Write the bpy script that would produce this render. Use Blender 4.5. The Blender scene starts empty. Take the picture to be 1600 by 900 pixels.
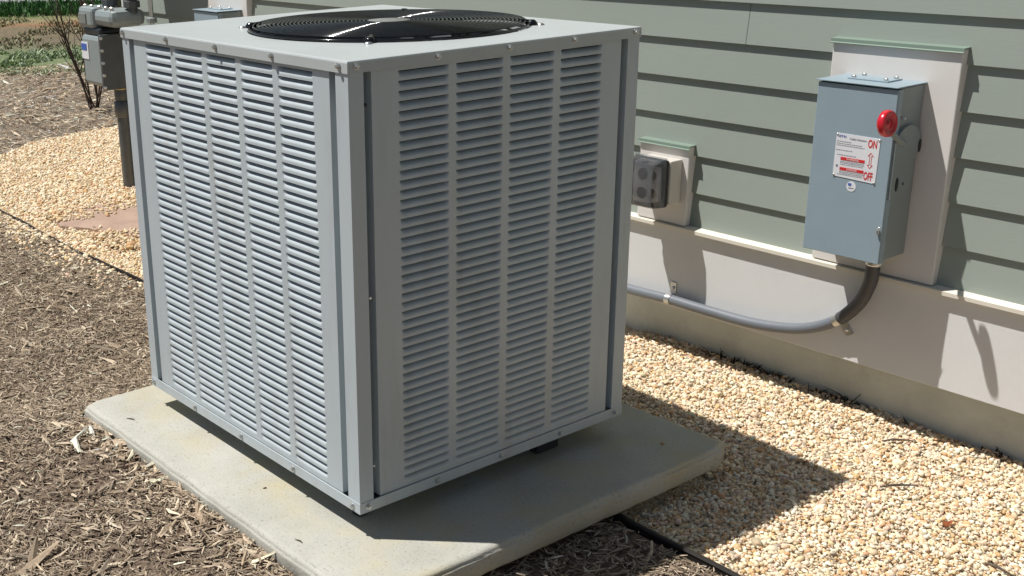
import bpy, bmesh, math, random
import numpy as np
from mathutils import Vector, Matrix

random.seed(7)
rng = np.random.default_rng(11)
scene = bpy.context.scene
COL = scene.collection

# ------------------------------------------------------------------ camera
Z0 = 0.14                                   # ground (gravel) is z = 0; the unit's base pan starts at Z0
cam_d = bpy.data.cameras.new('camera')
cam = bpy.data.objects.new('camera', cam_d)
COL.objects.link(cam)
cr = Vector((0.60240685, 0.79784153, -0.02355602))
cu = Vector((-0.24537883, 0.21319358, 0.94569431))
cf = Vector((-0.75953618, 0.56391258, -0.32420269))
m = Matrix((cr, cu, -cf)).transposed().to_4x4()
m.translation = Vector((1.734748, -1.257348, 1.174099 + Z0))
cam.matrix_world = m
cam_d.sensor_width = 36
cam_d.lens = 1863.394 / 1600 * 36
cam_d.shift_x = (800 - 574.0) / 1600
cam_d.shift_y = (481.98 - 450) / 1600
cam_d.clip_start = 0.05
cam_d.clip_end = 500
scene.camera = cam
CAM = np.array(m.translation)

# ------------------------------------------------------------------ sky and sun
SUN = Vector((0.3565, 0.3744, -1.0)).normalized()
elev = math.asin(-SUN.z)
world = bpy.data.worlds.new('World')
scene.world = world
world.use_nodes = True
wn = world.node_tree
bg = wn.nodes['Background']
sky = wn.nodes.new('ShaderNodeTexSky')
sky.sky_type = 'NISHITA'
sky.sun_disc = False
sky.sun_elevation = elev
sky.sun_rotation = math.atan2(-SUN.x, -SUN.y)
sky.air_density = 1.0
sky.dust_density = 1.2
wn.links.new(sky.outputs[0], bg.inputs[0])
bg.inputs[1].default_value = 0.05
sun_d = bpy.data.lights.new('sun', 'SUN')
sun_d.energy = 5.0
sun_d.angle = math.radians(0.53)
sun_d.color = (1.0, 0.965, 0.915)
sun = bpy.data.objects.new('sun', sun_d)
COL.objects.link(sun)
sun.rotation_euler = SUN.to_track_quat('-Z', 'Y').to_euler()
sun.location = (-3, -3, 8)
vs = scene.view_settings
vs.view_transform = 'Standard'
vs.look = 'None'
vs.exposure = 0.14
vs.gamma = 1.0
vs.use_curve_mapping = False
scene.cycles.use_denoising = True
scene.cycles.max_bounces = 8

# ------------------------------------------------------------------ materials
MATS = {}
def mat(name, color, rough=0.5, metal=0.0, spec=0.5, bump=0.0, bscale=200.0, var=0.0, vscale=6.0,
        dirt=None, dirt_amt=0.0, dirt_scale=3.0, stretch=None, attr=None, coat=0.0):
    if name in MATS:
        return MATS[name]
    M = bpy.data.materials.new(name)
    M.use_nodes = True
    nt = M.node_tree
    b = nt.nodes['Principled BSDF']
    b.inputs['Roughness'].default_value = rough
    b.inputs['Metallic'].default_value = metal
    b.inputs['Specular IOR Level'].default_value = spec
    b.inputs['Coat Weight'].default_value = coat
    geo = nt.nodes.new('ShaderNodeNewGeometry')
    mp = nt.nodes.new('ShaderNodeMapping')
    if stretch:
        mp.inputs['Scale'].default_value = stretch
    nt.links.new(geo.outputs['Position'], mp.inputs[0])
    col = None
    if attr:
        a = nt.nodes.new('ShaderNodeAttribute')
        a.attribute_name = attr
        col = a.outputs['Color']
    else:
        r = nt.nodes.new('ShaderNodeRGB')
        r.outputs[0].default_value = (*color, 1)
        col = r.outputs[0]
    if var > 0:
        n = nt.nodes.new('ShaderNodeTexNoise')
        n.inputs['Scale'].default_value = vscale
        n.inputs['Detail'].default_value = 6
        n.inputs['Roughness'].default_value = 0.65
        nt.links.new(mp.outputs[0], n.inputs['Vector'])
        mr = nt.nodes.new('ShaderNodeMapRange')
        mr.inputs[1].default_value = 0.3
        mr.inputs[2].default_value = 0.7
        mr.inputs[3].default_value = 1 - var
        mr.inputs[4].default_value = 1 + var
        nt.links.new(n.outputs['Fac'], mr.inputs[0])
        mx = nt.nodes.new('ShaderNodeVectorMath')
        mx.operation = 'SCALE'
        nt.links.new(col, mx.inputs[0])
        nt.links.new(mr.outputs[0], mx.inputs['Scale'])
        col = mx.outputs[0]
    if dirt is not None:
        n = nt.nodes.new('ShaderNodeTexNoise')
        n.inputs['Scale'].default_value = dirt_scale
        n.inputs['Detail'].default_value = 8
        n.inputs['Roughness'].default_value = 0.7
        nt.links.new(mp.outputs[0], n.inputs['Vector'])
        mr = nt.nodes.new('ShaderNodeMapRange')
        mr.inputs[1].default_value = 0.5
        mr.inputs[2].default_value = 0.75
        mr.inputs[3].default_value = 0
        mr.inputs[4].default_value = dirt_amt
        nt.links.new(n.outputs['Fac'], mr.inputs[0])
        mx = nt.nodes.new('ShaderNodeMix')
        mx.data_type = 'RGBA'
        nt.links.new(mr.outputs[0], mx.inputs[0])
        nt.links.new(col, mx.inputs[6])
        mx.inputs[7].default_value = (*dirt, 1)
        col = mx.outputs[2]
    nt.links.new(col, b.inputs['Base Color'])
    if bump > 0:
        n = nt.nodes.new('ShaderNodeTexNoise')
        n.inputs['Scale'].default_value = bscale
        n.inputs['Detail'].default_value = 5
        nt.links.new(mp.outputs[0], n.inputs['Vector'])
        bp = nt.nodes.new('ShaderNodeBump')
        bp.inputs['Strength'].default_value = bump
        bp.inputs['Distance'].default_value = 0.002
        nt.links.new(n.outputs['Fac'], bp.inputs['Height'])
        nt.links.new(bp.outputs[0], b.inputs['Normal'])
    MATS[name] = M
    return M

mat('cabinet_paint', (0.465, 0.52, 0.545), 0.42, var=0.03, vscale=5, bump=0.05, bscale=500,
    dirt=(0.33, 0.32, 0.285), dirt_amt=0.42, dirt_scale=4, stretch=(3, 3, 0.6))
mat('elbow_shaded_grey', (0.055, 0.057, 0.064), 0.5, var=0.12, vscale=20, dirt=(0.08, 0.08, 0.082), dirt_amt=0.4, dirt_scale=15)  # dark grey elbow, colour deepened to carry the shade of the switch box
mat('lid_paint', (0.445, 0.485, 0.485), 0.38, var=0.03, vscale=4, bump=0.05, bscale=500,
    dirt=(0.33, 0.32, 0.28), dirt_amt=0.2, dirt_scale=7)
mat('coil_dark', (0.014, 0.014, 0.02), 0.6)
mat('orifice', (0.22, 0.23, 0.25), 0.5, var=0.05)
mat('black_wire', (0.007, 0.008, 0.009), 0.09, spec=0.5)
mat('fan_dark', (0.03, 0.03, 0.035), 0.4)
mat('hub_grey', (0.20, 0.21, 0.20), 0.45, var=0.1, vscale=30)
mat('zinc', (0.62, 0.62, 0.60), 0.32, metal=0.9, var=0.1, vscale=80)
mat('rubber', (0.03, 0.03, 0.03), 0.8)
mat('siding_paint', (0.285, 0.325, 0.287), 0.6, var=0.035, vscale=3, bump=0.10, bscale=140, stretch=(0.3, 1, 1.6),
    dirt=(0.22, 0.22, 0.18), dirt_amt=0.12, dirt_scale=6)
mat('trim_paint', (0.675, 0.68, 0.675), 0.6, var=0.03, vscale=3, bump=0.12, bscale=120,
    dirt=(0.45, 0.40, 0.33), dirt_amt=0.15, dirt_scale=4)
mat('cap_paint', (0.74, 0.70, 0.60), 0.5, var=0.03)
mat('parge', (0.55, 0.575, 0.535), 0.85, var=0.10, vscale=8, bump=0.6, bscale=60,
    dirt=(0.30, 0.28, 0.23), dirt_amt=0.5, dirt_scale=5)
mat('block_paint', (0.70, 0.68, 0.65), 0.5, var=0.02, bump=0.08, bscale=300)
mat('flashing_paint', (0.20, 0.27, 0.22), 0.4, var=0.03)
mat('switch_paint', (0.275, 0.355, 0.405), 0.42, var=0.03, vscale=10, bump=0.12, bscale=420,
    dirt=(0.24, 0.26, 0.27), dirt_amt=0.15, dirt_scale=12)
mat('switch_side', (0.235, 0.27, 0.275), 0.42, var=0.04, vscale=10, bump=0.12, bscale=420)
mat('red_plastic', (0.55, 0.012, 0.025), 0.22, spec=0.6, coat=0.3)
mat('plate_white', (0.74, 0.75, 0.78), 0.3)
mat('ink_red', (0.62, 0.03, 0.03), 0.5)
mat('ink_blue', (0.05, 0.12, 0.45), 0.5)
mat('ink_grey', (0.20, 0.21, 0.24), 0.5)
mat('ink_white', (0.8, 0.8, 0.8), 0.5)
mat('black_paint', (0.012, 0.012, 0.014), 0.5)
mat('conduit_grey', (0.15, 0.167, 0.19), 0.45, var=0.05, vscale=15, dirt=(0.16, 0.15, 0.14), dirt_amt=0.25, dirt_scale=9)
mat('meter_grey', (0.27, 0.31, 0.31), 0.4, metal=0.1, var=0.05, vscale=15, bump=0.1, bscale=100)
mat('pipe_grey', (0.10, 0.108, 0.11), 0.38, metal=0.2, var=0.15, vscale=20)
mat('brass', (0.45, 0.36, 0.14), 0.35, metal=0.8)
mat('dark_meter', (0.02, 0.022, 0.026), 0.3)
mat('outlet_dark', (0.015, 0.015, 0.018), 0.35)
mat('outlet_beige', (0.58, 0.55, 0.50), 0.5, var=0.03)
mat('edging_dark', (0.018, 0.014, 0.011), 0.6, var=0.3, vscale=15)
mat('flagstone', (0.36, 0.25, 0.19), 0.85, var=0.14, vscale=6, bump=0.8, bscale=40, dirt=(0.5, 0.38, 0.28), dirt_amt=0.5, dirt_scale=8)
mat('gravel_stone', (0.5, 0.4, 0.3), 0.62, attr='tint', var=0.12, vscale=140, bump=0.25, bscale=400, spec=0.35)
mat('mulch_chip', (0.2, 0.15, 0.1), 0.85, attr='tint', var=0.25, vscale=120, spec=0.2)
mat('blade', (0.1, 0.2, 0.05), 0.6, attr='tint', spec=0.3)
mat('bark', (0.055, 0.035, 0.025), 0.8, var=0.3, vscale=40)
mat('twig', (0.10, 0.075, 0.055), 0.85, var=0.3, vscale=60)
mat('leaf_brown', (0.26, 0.07, 0.02), 0.6, var=0.3, vscale=60)
mat('weed_dark', (0.022, 0.02, 0.013), 0.9)
mat('roof_shingle', (0.06, 0.055, 0.05), 0.9, var=0.3, vscale=30)
mat('terracotta', (0.5, 0.3, 0.18), 0.8, var=0.2, vscale=10)

# clear smoky plastic
M = bpy.data.materials.new('clear_cover'); M.use_nodes = True; MATS['clear_cover'] = M
b = M.node_tree.nodes['Principled BSDF']
b.inputs['Base Color'].default_value = (0.62, 0.64, 0.68, 1)
b.inputs['Roughness'].default_value = 0.05
b.inputs['Transmission Weight'].default_value = 0.93
b.inputs['IOR'].default_value = 1.45

def ramp(nt, fac, stops):
    r = nt.nodes.new('ShaderNodeValToRGB')
    e = r.color_ramp.elements
    e[0].position, e[0].color = stops[0][0], (*stops[0][1], 1)
    e[1].position, e[1].color = stops[-1][0], (*stops[-1][1], 1)
    for p_, c_ in stops[1:-1]:
        q = e.new(p_); q.color = (*c_, 1)
    nt.links.new(fac, r.inputs[0])
    return r.outputs[0]

def tex(nt, kind, scale, vec, **kw):
    n = nt.nodes.new(kind)
    n.inputs['Scale'].default_value = scale
    for k, v in kw.items():
        n.inputs[k].default_value = v
    nt.links.new(vec, n.inputs['Vector'])
    return n

# concrete of the pad, with rusty-yellow run-off staining along the front of the cabinet
M = bpy.data.materials.new('pad_concrete'); M.use_nodes = True; MATS['pad_concrete'] = M
nt = M.node_tree; b = nt.nodes['Principled BSDF']; b.inputs['Roughness'].default_value = 0.85
b.inputs['Specular IOR Level'].default_value = 0.25
g = nt.nodes.new('ShaderNodeNewGeometry'); P = g.outputs['Position']
n1 = tex(nt, 'ShaderNodeTexNoise', 5, P, Detail=8, Roughness=0.65)
base = ramp(nt, n1.outputs['Fac'], [(0.3, (0.37, 0.365, 0.315)), (0.5, (0.43, 0.425, 0.375)), (0.72, (0.48, 0.475, 0.425))])
n2 = tex(nt, 'ShaderNodeTexNoise', 150, P, Detail=4, Roughness=0.7)
sp = ramp(nt, n2.outputs['Fac'], [(0.34, (0.55, 0.53, 0.5)), (0.42, (1, 1, 1)), (0.62, (1, 1, 1)), (0.75, (1.12, 1.12, 1.1))])
mx = nt.nodes.new('ShaderNodeMix'); mx.data_type = 'RGBA'; mx.blend_type = 'MULTIPLY'; mx.inputs[0].default_value = 0.8
nt.links.new(base, mx.inputs[6]); nt.links.new(sp, mx.inputs[7])
sep = nt.nodes.new('ShaderNodeSeparateXYZ'); nt.links.new(P, sep.inputs[0])
mr = nt.nodes.new('ShaderNodeMapRange'); mr.inputs[1].default_value = -0.115; mr.inputs[2].default_value = -0.03
nt.links.new(sep.outputs[1], mr.inputs[0])
n3 = tex(nt, 'ShaderNodeTexNoise', 9, P, Detail=5)
mr3 = nt.nodes.new('ShaderNodeMapRange'); mr3.inputs[1].default_value = 0.42; mr3.inputs[2].default_value = 0.7
mr3.inputs[4].default_value = 0.6
nt.links.new(n3.outputs['Fac'], mr3.inputs[0])
mu = nt.nodes.new('ShaderNodeMath'); mu.operation = 'MULTIPLY'
nt.links.new(mr.outputs[0], mu.inputs[0]); nt.links.new(mr3.outputs[0], mu.inputs[1])
mx2 = nt.nodes.new('ShaderNodeMix'); mx2.data_type = 'RGBA'
nt.links.new(mu.outputs[0], mx2.inputs[0]); nt.links.new(mx.outputs[2], mx2.inputs[6])
mx2.inputs[7].default_value = (0.46, 0.40, 0.24, 1)
nt.links.new(mx2.outputs[2], b.inputs['Base Color'])
bp = nt.nodes.new('ShaderNodeBump'); bp.inputs['Strength'].default_value = 0.5; bp.inputs['Distance'].default_value = 0.003
nt.links.new(n2.outputs['Fac'], bp.inputs['Height']); nt.links.new(bp.outputs[0], b.inputs['Normal'])

# soil under the mulch
M = bpy.data.materials.new('soil'); M.use_nodes = True; MATS['soil'] = M
nt = M.node_tree; b = nt.nodes['Principled BSDF']; b.inputs['Roughness'].default_value = 0.95
b.inputs['Specular IOR Level'].default_value = 0.1
g = nt.nodes.new('ShaderNodeNewGeometry'); P = g.outputs['Position']
n1 = tex(nt, 'ShaderNodeTexNoise', 14, P, Detail=10, Roughness=0.75)
c1 = ramp(nt, n1.outputs['Fac'], [(0.3, (0.095, 0.068, 0.05)), (0.5, (0.175, 0.13, 0.098)), (0.7, (0.26, 0.205, 0.16))])
nt.links.new(c1, b.inputs['Base Color'])
n2 = tex(nt, 'ShaderNodeTexNoise', 120, P, Detail=6, Roughness=0.7)
bp = nt.nodes.new('ShaderNodeBump'); bp.inputs['Strength'].default_value = 0.9; bp.inputs['Distance'].default_value = 0.008
nt.links.new(n2.outputs['Fac'], bp.inputs['Height']); nt.links.new(bp.outputs[0], b.inputs['Normal'])

# gravel bed beneath the loose stones
M = bpy.data.materials.new('gravel_base'); M.use_nodes = True; MATS['gravel_base'] = M
nt = M.node_tree; b = nt.nodes['Principled BSDF']; b.inputs['Roughness'].default_value = 0.9
g = nt.nodes.new('ShaderNodeNewGeometry'); P = g.outputs['Position']
v1 = tex(nt, 'ShaderNodeTexVoronoi', 105, P)
c1 = nt.nodes.new('ShaderNodeSeparateColor'); nt.links.new(v1.outputs['Color'], c1.inputs[0])
c2 = ramp(nt, c1.outputs[0], [(0.0, (0.46, 0.32, 0.19)), (0.3, (0.58, 0.48, 0.34)), (0.6, (0.66, 0.58, 0.45)), (1.0, (0.70, 0.64, 0.54))])
nt.links.new(c2, b.inputs['Base Color'])
bp = nt.nodes.new('ShaderNodeBump'); bp.inputs['Strength'].default_value = 1.0; bp.inputs['Distance'].default_value = 0.006
bp.invert = True
nt.links.new(v1.outputs['Distance'], bp.inputs['Height']); nt.links.new(bp.outputs[0], b.inputs['Normal'])

# yard: bands of soil, weeds, straw and grass running across the view
M = bpy.data.materials.new('yard'); M.use_nodes = True; MATS['yard'] = M
nt = M.node_tree; b = nt.nodes['Principled BSDF']; b.inputs['Roughness'].default_value = 0.95
b.inputs['Specular IOR Level'].default_value = 0.1
g = nt.nodes.new('ShaderNodeNewGeometry'); P = g.outputs['Position']
dt = nt.nodes.new('ShaderNodeVectorMath'); dt.operation = 'DOT_PRODUCT'
nt.links.new(P, dt.inputs[0]); dt.inputs[1].default_value = (-0.8, 0.6, 0)
n1 = tex(nt, 'ShaderNodeTexNoise', 1.1, P, Detail=8, Roughness=0.7)
ad = nt.nodes.new('ShaderNodeMath'); ad.operation = 'MULTIPLY_ADD'
nt.links.new(n1.outputs['Fac'], ad.inputs[0]); ad.inputs[1].default_value = 2.2
nt.links.new(dt.outputs['Value'], ad.inputs[2])
mr = nt.nodes.new('ShaderNodeMapRange'); mr.inputs[1].default_value = 6; mr.inputs[2].default_value = 18
nt.links.new(ad.outputs[0], mr.inputs[0])
S = lambda s: (s + 1.1 - 6) / 12
c1 = ramp(nt, mr.outputs[0], [(S(6.0), (0.22, 0.185, 0.145)), (S(8.0), (0.22, 0.185, 0.14)), (S(8.6), (0.18, 0.215, 0.11)),
    (S(9.9), (0.18, 0.22, 0.12)), (S(10.5), (0.17, 0.145, 0.10)), (S(12.2), (0.19, 0.155, 0.10)), (S(12.7), (0.27, 0.16, 0.09)),
    (S(13.2), (0.24, 0.21, 0.12)), (S(14.2), (0.08, 0.15, 0.045)), (S(16.2), (0.07, 0.15, 0.04))])
n2 = tex(nt, 'ShaderNodeTexNoise', 22, P, Detail=8, Roughness=0.75)
sp = ramp(nt, n2.outputs['Fac'], [(0.3, (0.45, 0.45, 0.45)), (0.5, (1, 1, 1)), (0.7, (1.6, 1.6, 1.55))])
mx = nt.nodes.new('ShaderNodeMix'); mx.data_type = 'RGBA'; mx.blend_type = 'MULTIPLY'; mx.inputs[0].default_value = 0.9
nt.links.new(c1, mx.inputs[6]); nt.links.new(sp, mx.inputs[7])
nt.links.new(mx.outputs[2], b.inputs['Base Color'])
bp = nt.nodes.new('ShaderNodeBump'); bp.inputs['Strength'].default_value = 0.8; bp.inputs['Distance'].default_value = 0.03
nt.links.new(n2.outputs['Fac'], bp.inputs['Height']); nt.links.new(bp.outputs[0], b.inputs['Normal'])
mat('road_grey', (0.33, 0.32, 0.34), 0.9, var=0.06, vscale=2, bump=0.2, bscale=40)

# ------------------------------------------------------------------ object helpers
ROOT = {}
def _link(o, parent):
    COL.objects.link(o)
    if parent is not None:
        o.parent = parent
        ROOT[o.name] = ROOT[parent.name]
    else:
        ROOT[o.name] = Vector((0, 0, 0))
    return o

def thing(name, label, cat, loc, group=None):
    o = bpy.data.objects.new(name, None)
    o.empty_display_size = 0.1
    COL.objects.link(o)
    o.location = loc
    o['label'] = label; o['category'] = cat
    if group: o['group'] = group
    ROOT[o.name] = Vector(loc)
    return o

def tag(o, label, cat, group=None, kind=None):
    o['label'] = label; o['category'] = cat
    if group: o['group'] = group
    if kind: o['kind'] = kind
    return o

class MB:
    """collects shapes (world coordinates) for one mesh object"""
    def __init__(s): s.v = []; s.f = []; s.sm = []
    def add(s, vs_, fs_, smooth=False):
        o = len(s.v); s.v += [tuple(v) for v in vs_]
        s.f += [tuple(i + o for i in f) for f in fs_]; s.sm += [smooth] * len(fs_)
    def box(s, x0, x1, y0, y1, z0, z1, bev=0.0, M=None):
        if bev <= 0:
            v = [(x, y, z) for x in (x0, x1) for y in (y0, y1) for z in (z0, z1)]
            f = [(0, 1, 3, 2), (4, 6, 7, 5), (0, 4, 5, 1), (2, 3, 7, 6), (0, 2, 6, 4), (1, 5, 7, 3)]
        else:
            bm = bmesh.new()
            bmesh.ops.create_cube(bm, size=1)
            for q in bm.verts:
                q.co = ((x0 + x1) / 2 + q.co.x * (x1 - x0), (y0 + y1) / 2 + q.co.y * (y1 - y0), (z0 + z1) / 2 + q.co.z * (z1 - z0))
            bmesh.ops.bevel(bm, geom=list(bm.edges), offset=bev, segments=2, affect='EDGES', profile=0.5)
            bm.verts.index_update()
            v = [tuple(q.co) for q in bm.verts]; f = [tuple(q.index for q in fc.verts) for fc in bm.faces]
            bm.free()
        if M is not None: v = [tuple(M @ Vector(q)) for q in v]
        s.add(v, f)
        return s
    def tube(s, pts, r, n=10, caps=True, smooth=True):
        pts = [Vector(p) for p in pts]
        rs = r if isinstance(r, (list, tuple)) else [r] * len(pts)
        vs_, fs_ = [], []
        prev = None
        for i, p in enumerate(pts):
            t = (pts[min(i + 1, len(pts) - 1)] - pts[max(i - 1, 0)]).normalized()
            if prev is None:
                a = Vector((0, 0, 1)) if abs(t.z) < 0.9 else Vector((1, 0, 0))
                e1 = t.cross(a).normalized()
            else:
                e1 = (prev - t * prev.dot(t)).normalized()
            prev = e1; e2 = t.cross(e1)
            for k in range(n):
                an = 2 * math.pi * k / n
                vs_.append(p + rs[i] * (math.cos(an) * e1 + math.sin(an) * e2))
        for i in range(len(pts) - 1):
            for k in range(n):
                a_, b_ = i * n + k, i * n + (k + 1) % n
                fs_.append((a_, b_, b_ + n, a_ + n))
        s.add(vs_, fs_, smooth)
        if caps:
            s.add([vs_[k] for k in range(n)][::-1], [tuple(range(n))])
            s.add(vs_[-n:], [tuple(range(n))])
        return s
    def cyl(s, a, b_, r, n=16, r2=None, smooth=True):
        return s.tube([a, b_], [r, r if r2 is None else r2], n, True, smooth)
    def ring(s, c, R, r, n=72, k=5, zf=None):
        vs_, fs_ = [], []
        for i in range(n):
            a = 2 * math.pi * i / n
            for j in range(k):
                b_ = 2 * math.pi * j / k
                rr = R + r * math.cos(b_)
                vs_.append((c[0] + rr * math.cos(a), c[1] + rr * math.sin(a), c[2] + r * math.sin(b_)))
        for i in range(n):
            for j in range(k):
                fs_.append((i * k + j, ((i + 1) % n) * k + j, ((i + 1) % n) * k + (j + 1) % k, i * k + (j + 1) % k))
        s.add(vs_, fs_, True); return s
    def prism(s, poly, ax, a0, a1):
        """extrude a 2-D polygon along axis ax ('x','y','z')"""
        def mk(p, t):
            return {'x': (t, p[0], p[1]), 'y': (p[0], t, p[1]), 'z': (p[0], p[1], t)}[ax]
        n = len(poly)
        v = [mk(p, a0) for p in poly] + [mk(p, a1) for p in poly]
        f = [tuple(range(n))[::-1], tuple(range(n, 2 * n))] + [(i, (i + 1) % n, n + (i + 1) % n, n + i) for i in range(n)]
        s.add(v, f); return s
    def lathe(s, c, axis, prof, n=24, smooth=True):
        """prof: list of (r, t) along axis"""
        ax = Vector(axis).normalized(); a = Vector((0, 0, 1)) if abs(ax.z) < 0.9 else Vector((1, 0, 0))
        e1 = ax.cross(a).normalized(); e2 = ax.cross(e1); c = Vector(c)
        vs_, fs_ = [], []
        for r, t in prof:
            for k in range(n):
                an = 2 * math.pi * k / n
                vs_.append(c + ax * t + r * (math.cos(an) * e1 + math.sin(an) * e2))
        for i in range(len(prof) - 1):
            for k in range(n):
                a_, b_ = i * n + k, i * n + (k + 1) % n
                fs_.append((a_, b_, b_ + n, a_ + n))
        s.add(vs_, fs_, smooth)
        s.add(vs_[:n][::-1], [tuple(range(n))]); s.add(vs_[-n:], [tuple(range(n))])
        return s
    def mesh(s, name, origin=(0, 0, 0)):
        o = Vector(origin)
        me = bpy.data.meshes.new(name)
        me.from_pydata([tuple(Vector(v) - o) for v in s.v], [], s.f)
        bm = bmesh.new(); bm.from_mesh(me)
        bmesh.ops.recalc_face_normals(bm, faces=bm.faces)
        bm.to_mesh(me); bm.free()
        me.polygons.foreach_set('use_smooth', s.sm)
        return me
    def build(s, name, material, parent=None, recalc=True):
        org = ROOT[parent.name] if parent is not None else Vector((0, 0, 0))
        me = s.mesh(name, org)
        me.materials.append(MATS[material])
        return _link(bpy.data.objects.new(name, me), parent)

def inst(name, me, parent, loc, rotz=0.0):
    o = bpy.data.objects.new(name, me)
    _link(o, parent)
    o.location = Vector(loc) - ROOT[parent.name]
    o.rotation_euler = (0, 0, rotz)
    return o

def text_mesh(txt, size, sx=1.0, sy=1.0, bold=0.0):
    c = bpy.data.curves.new('t', 'FONT')
    c.body = txt; c.size = size; c.align_x = 'CENTER'; c.align_y = 'CENTER'
    c.offset = bold; c.resolution_u = 3
    o = bpy.data.objects.new('t', c); COL.objects.link(o)
    dg = bpy.context.evaluated_depsgraph_get(); dg.update()
    me = bpy.data.meshes.new_from_object(o.evaluated_get(dg))
    bpy.data.objects.remove(o); bpy.data.curves.remove(c)
    for v in me.vertices: v.co = (v.co.x * sx, v.co.y * sy, 0)
    return me

# ------------------------------------------------------------------ setting
W, D_, H = 0.900, 0.776, 0.904              # cabinet width (x), depth (y), height
WY = 1.5133                                 # front line of the siding
YE = 0.565                                  # line of the edging between mulch and gravel
PX0, PX1, PY0, PY1, PZ = -1.022, 0.196, -0.146, 0.934, Z0 - 0.054

def struct(o):
    o['kind'] = 'structure'; return o

o = MB(); o.add([(-90, -90, -0.03), (-4.4, -90, -0.03), (-3.2, -90, -0.12), (60, -90, -0.12), (60, 90, -0.12), (-3.2, 90, -0.12), (-4.4, 90, -0.03), (-90, 90, -0.03)], [(0, 1, 6, 7), (1, 2, 5, 6), (2, 3, 4, 5)])
struct(o.build('ground', 'yard'))

# road beyond the lawn
r0 = Vector((-15.95, 5.28, 0)); rt = Vector((0.80, 0.60, 0)); rn = Vector((-0.6, 0.8, 0)) * 0 + Vector((-0.8, 0.6, 0))
o = MB()
a_, b_ = r0 - rt * 40, r0 + rt * 40
o.add([(p.x, p.y, -0.018) for p in (a_, b_, b_ + rn * 8, a_ + rn * 8)], [(0, 1, 2, 3)])
struct(o.build('road', 'road_grey'))

def vnoise(x, y, seed=0):
    r = np.random.default_rng(seed)
    out = np.zeros_like(x)
    for k in range(7):
        f = 2.0 * 1.7 ** k
        a, ph, ph2 = r.uniform(0, 6.28, 3)
        out += np.sin(f * (x * math.cos(a) + y * math.sin(a)) + ph) * np.sin(f * 0.8 * (-x * math.sin(a) + y * math.cos(a)) + ph2) / 1.5 ** k
    return out * 0.5

def gslope(x, y=0.0):
    t = np.clip((y - 1.15) / 0.35, 0, 1)
    return -0.024 * np.clip(x + 0.25, 0, 2.2) - 0.016 * t * t * (3 - 2 * t)

def mulch_h(x, y):
    near = np.exp(-((np.clip(np.abs(x + 0.45) - 0.55, 0, None) / 0.25) ** 2)) * np.exp(-((np.clip(np.abs(y - 0.1) - 0.3, 0, None) / 0.25) ** 2))
    left = 1 / (1 + np.exp((x - 0.05) / 0.06))
    h = 0.012 + 0.038 * near * left + 0.007 * vnoise(x, y, 3)
    return h

def grid_sheet(name, x0, x1, y0, y1, nx, ny, hf, material):
    xs = np.linspace(x0, x1, nx); ys = np.linspace(y0, y1, ny)
    X, Y = np.meshgrid(xs, ys, indexing='ij')
    Zz = hf(X, Y)
    v = np.stack([X, Y, Zz], -1).reshape(-1, 3)
    i = np.arange((nx - 1) * ny).reshape(nx - 1, ny)[:, :-1].ravel()
    f = np.stack([i, i + ny, i + ny + 1, i + 1], -1)
    me = bpy.data.meshes.new(name); me.from_pydata(v.tolist(), [], f.tolist())
    me.polygons.foreach_set('use_smooth', [True] * len(f))
    me.materials.append(MATS[material])
    return struct(_link(bpy.data.objects.new(name, me), None))

grid_sheet('mulch_bed', -6.0, 2.0, -2.2, YE - 0.004, 160, 60, lambda x, y: mulch_h(x, y) - 0.006, 'soil')

def grav_far(y):                            # far (left) limit of the gravel as x(y)
    return np.interp(y, [0.4, 1.06, 1.38, 1.69, 1.98, 2.4, 3.0], [-4.3, -4.82, -5.06, -5.19, -5.21, -5.19, -5.1])
ys = np.linspace(YE + 0.004, 2.6, 30)
o = MB(); v = []
for y in ys:
    if y < 1.66: v += [(float(grav_far(y)), y, -0.006 + (float(gslope(-0.25, y)) if y < 1.56 else 0) * 0), (-0.9, y, -0.006 + float(gslope(-0.9, y))), (-0.25, y, -0.006 + float(gslope(-0.25, y))), (1.95, y, -0.006 + float(gslope(1.95, y)))]
    else: v += [(float(grav_far(y)), y, -0.006), (-4.3, y, -0.006), (-4.2, y, -0.006), (-4.0, y, -0.006)]
o.add(v, [(4 * i + k, 4 * i + k + 1, 4 * i + k + 5, 4 * i + k + 4) for i in range(len(ys) - 1) for k in range(3)])
struct(o.build('gravel_bed', 'gravel_base'))

# ------------------------------------------------------------------ scatter of stones, chips, blades
def bulk(name, V, F, C, material, smooth):
    """V (n,3) float, F (m,3) int, C (n,3)"""
    me = bpy.data.meshes.new(name)
    me.vertices.add(len(V)); me.vertices.foreach_set('co', V.astype(np.float32).ravel())
    me.loops.add(F.size); me.loops.foreach_set('vertex_index', F.astype(np.int32).ravel())
    me.polygons.add(len(F)); me.polygons.foreach_set('loop_start', np.arange(0, F.size, 3, dtype=np.int32))
    me.polygons.foreach_set('use_smooth', np.full(len(F), smooth))
    me.update(calc_edges=True)
    ca = me.color_attributes.new('tint', 'FLOAT_COLOR', 'POINT')
    ca.data.foreach_set('color', np.concatenate([C, np.ones((len(C), 1))], 1).astype(np.float32).ravel())
    me.materials.append(MATS[material])
    return _link(bpy.data.objects.new(name, me), None)

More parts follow.
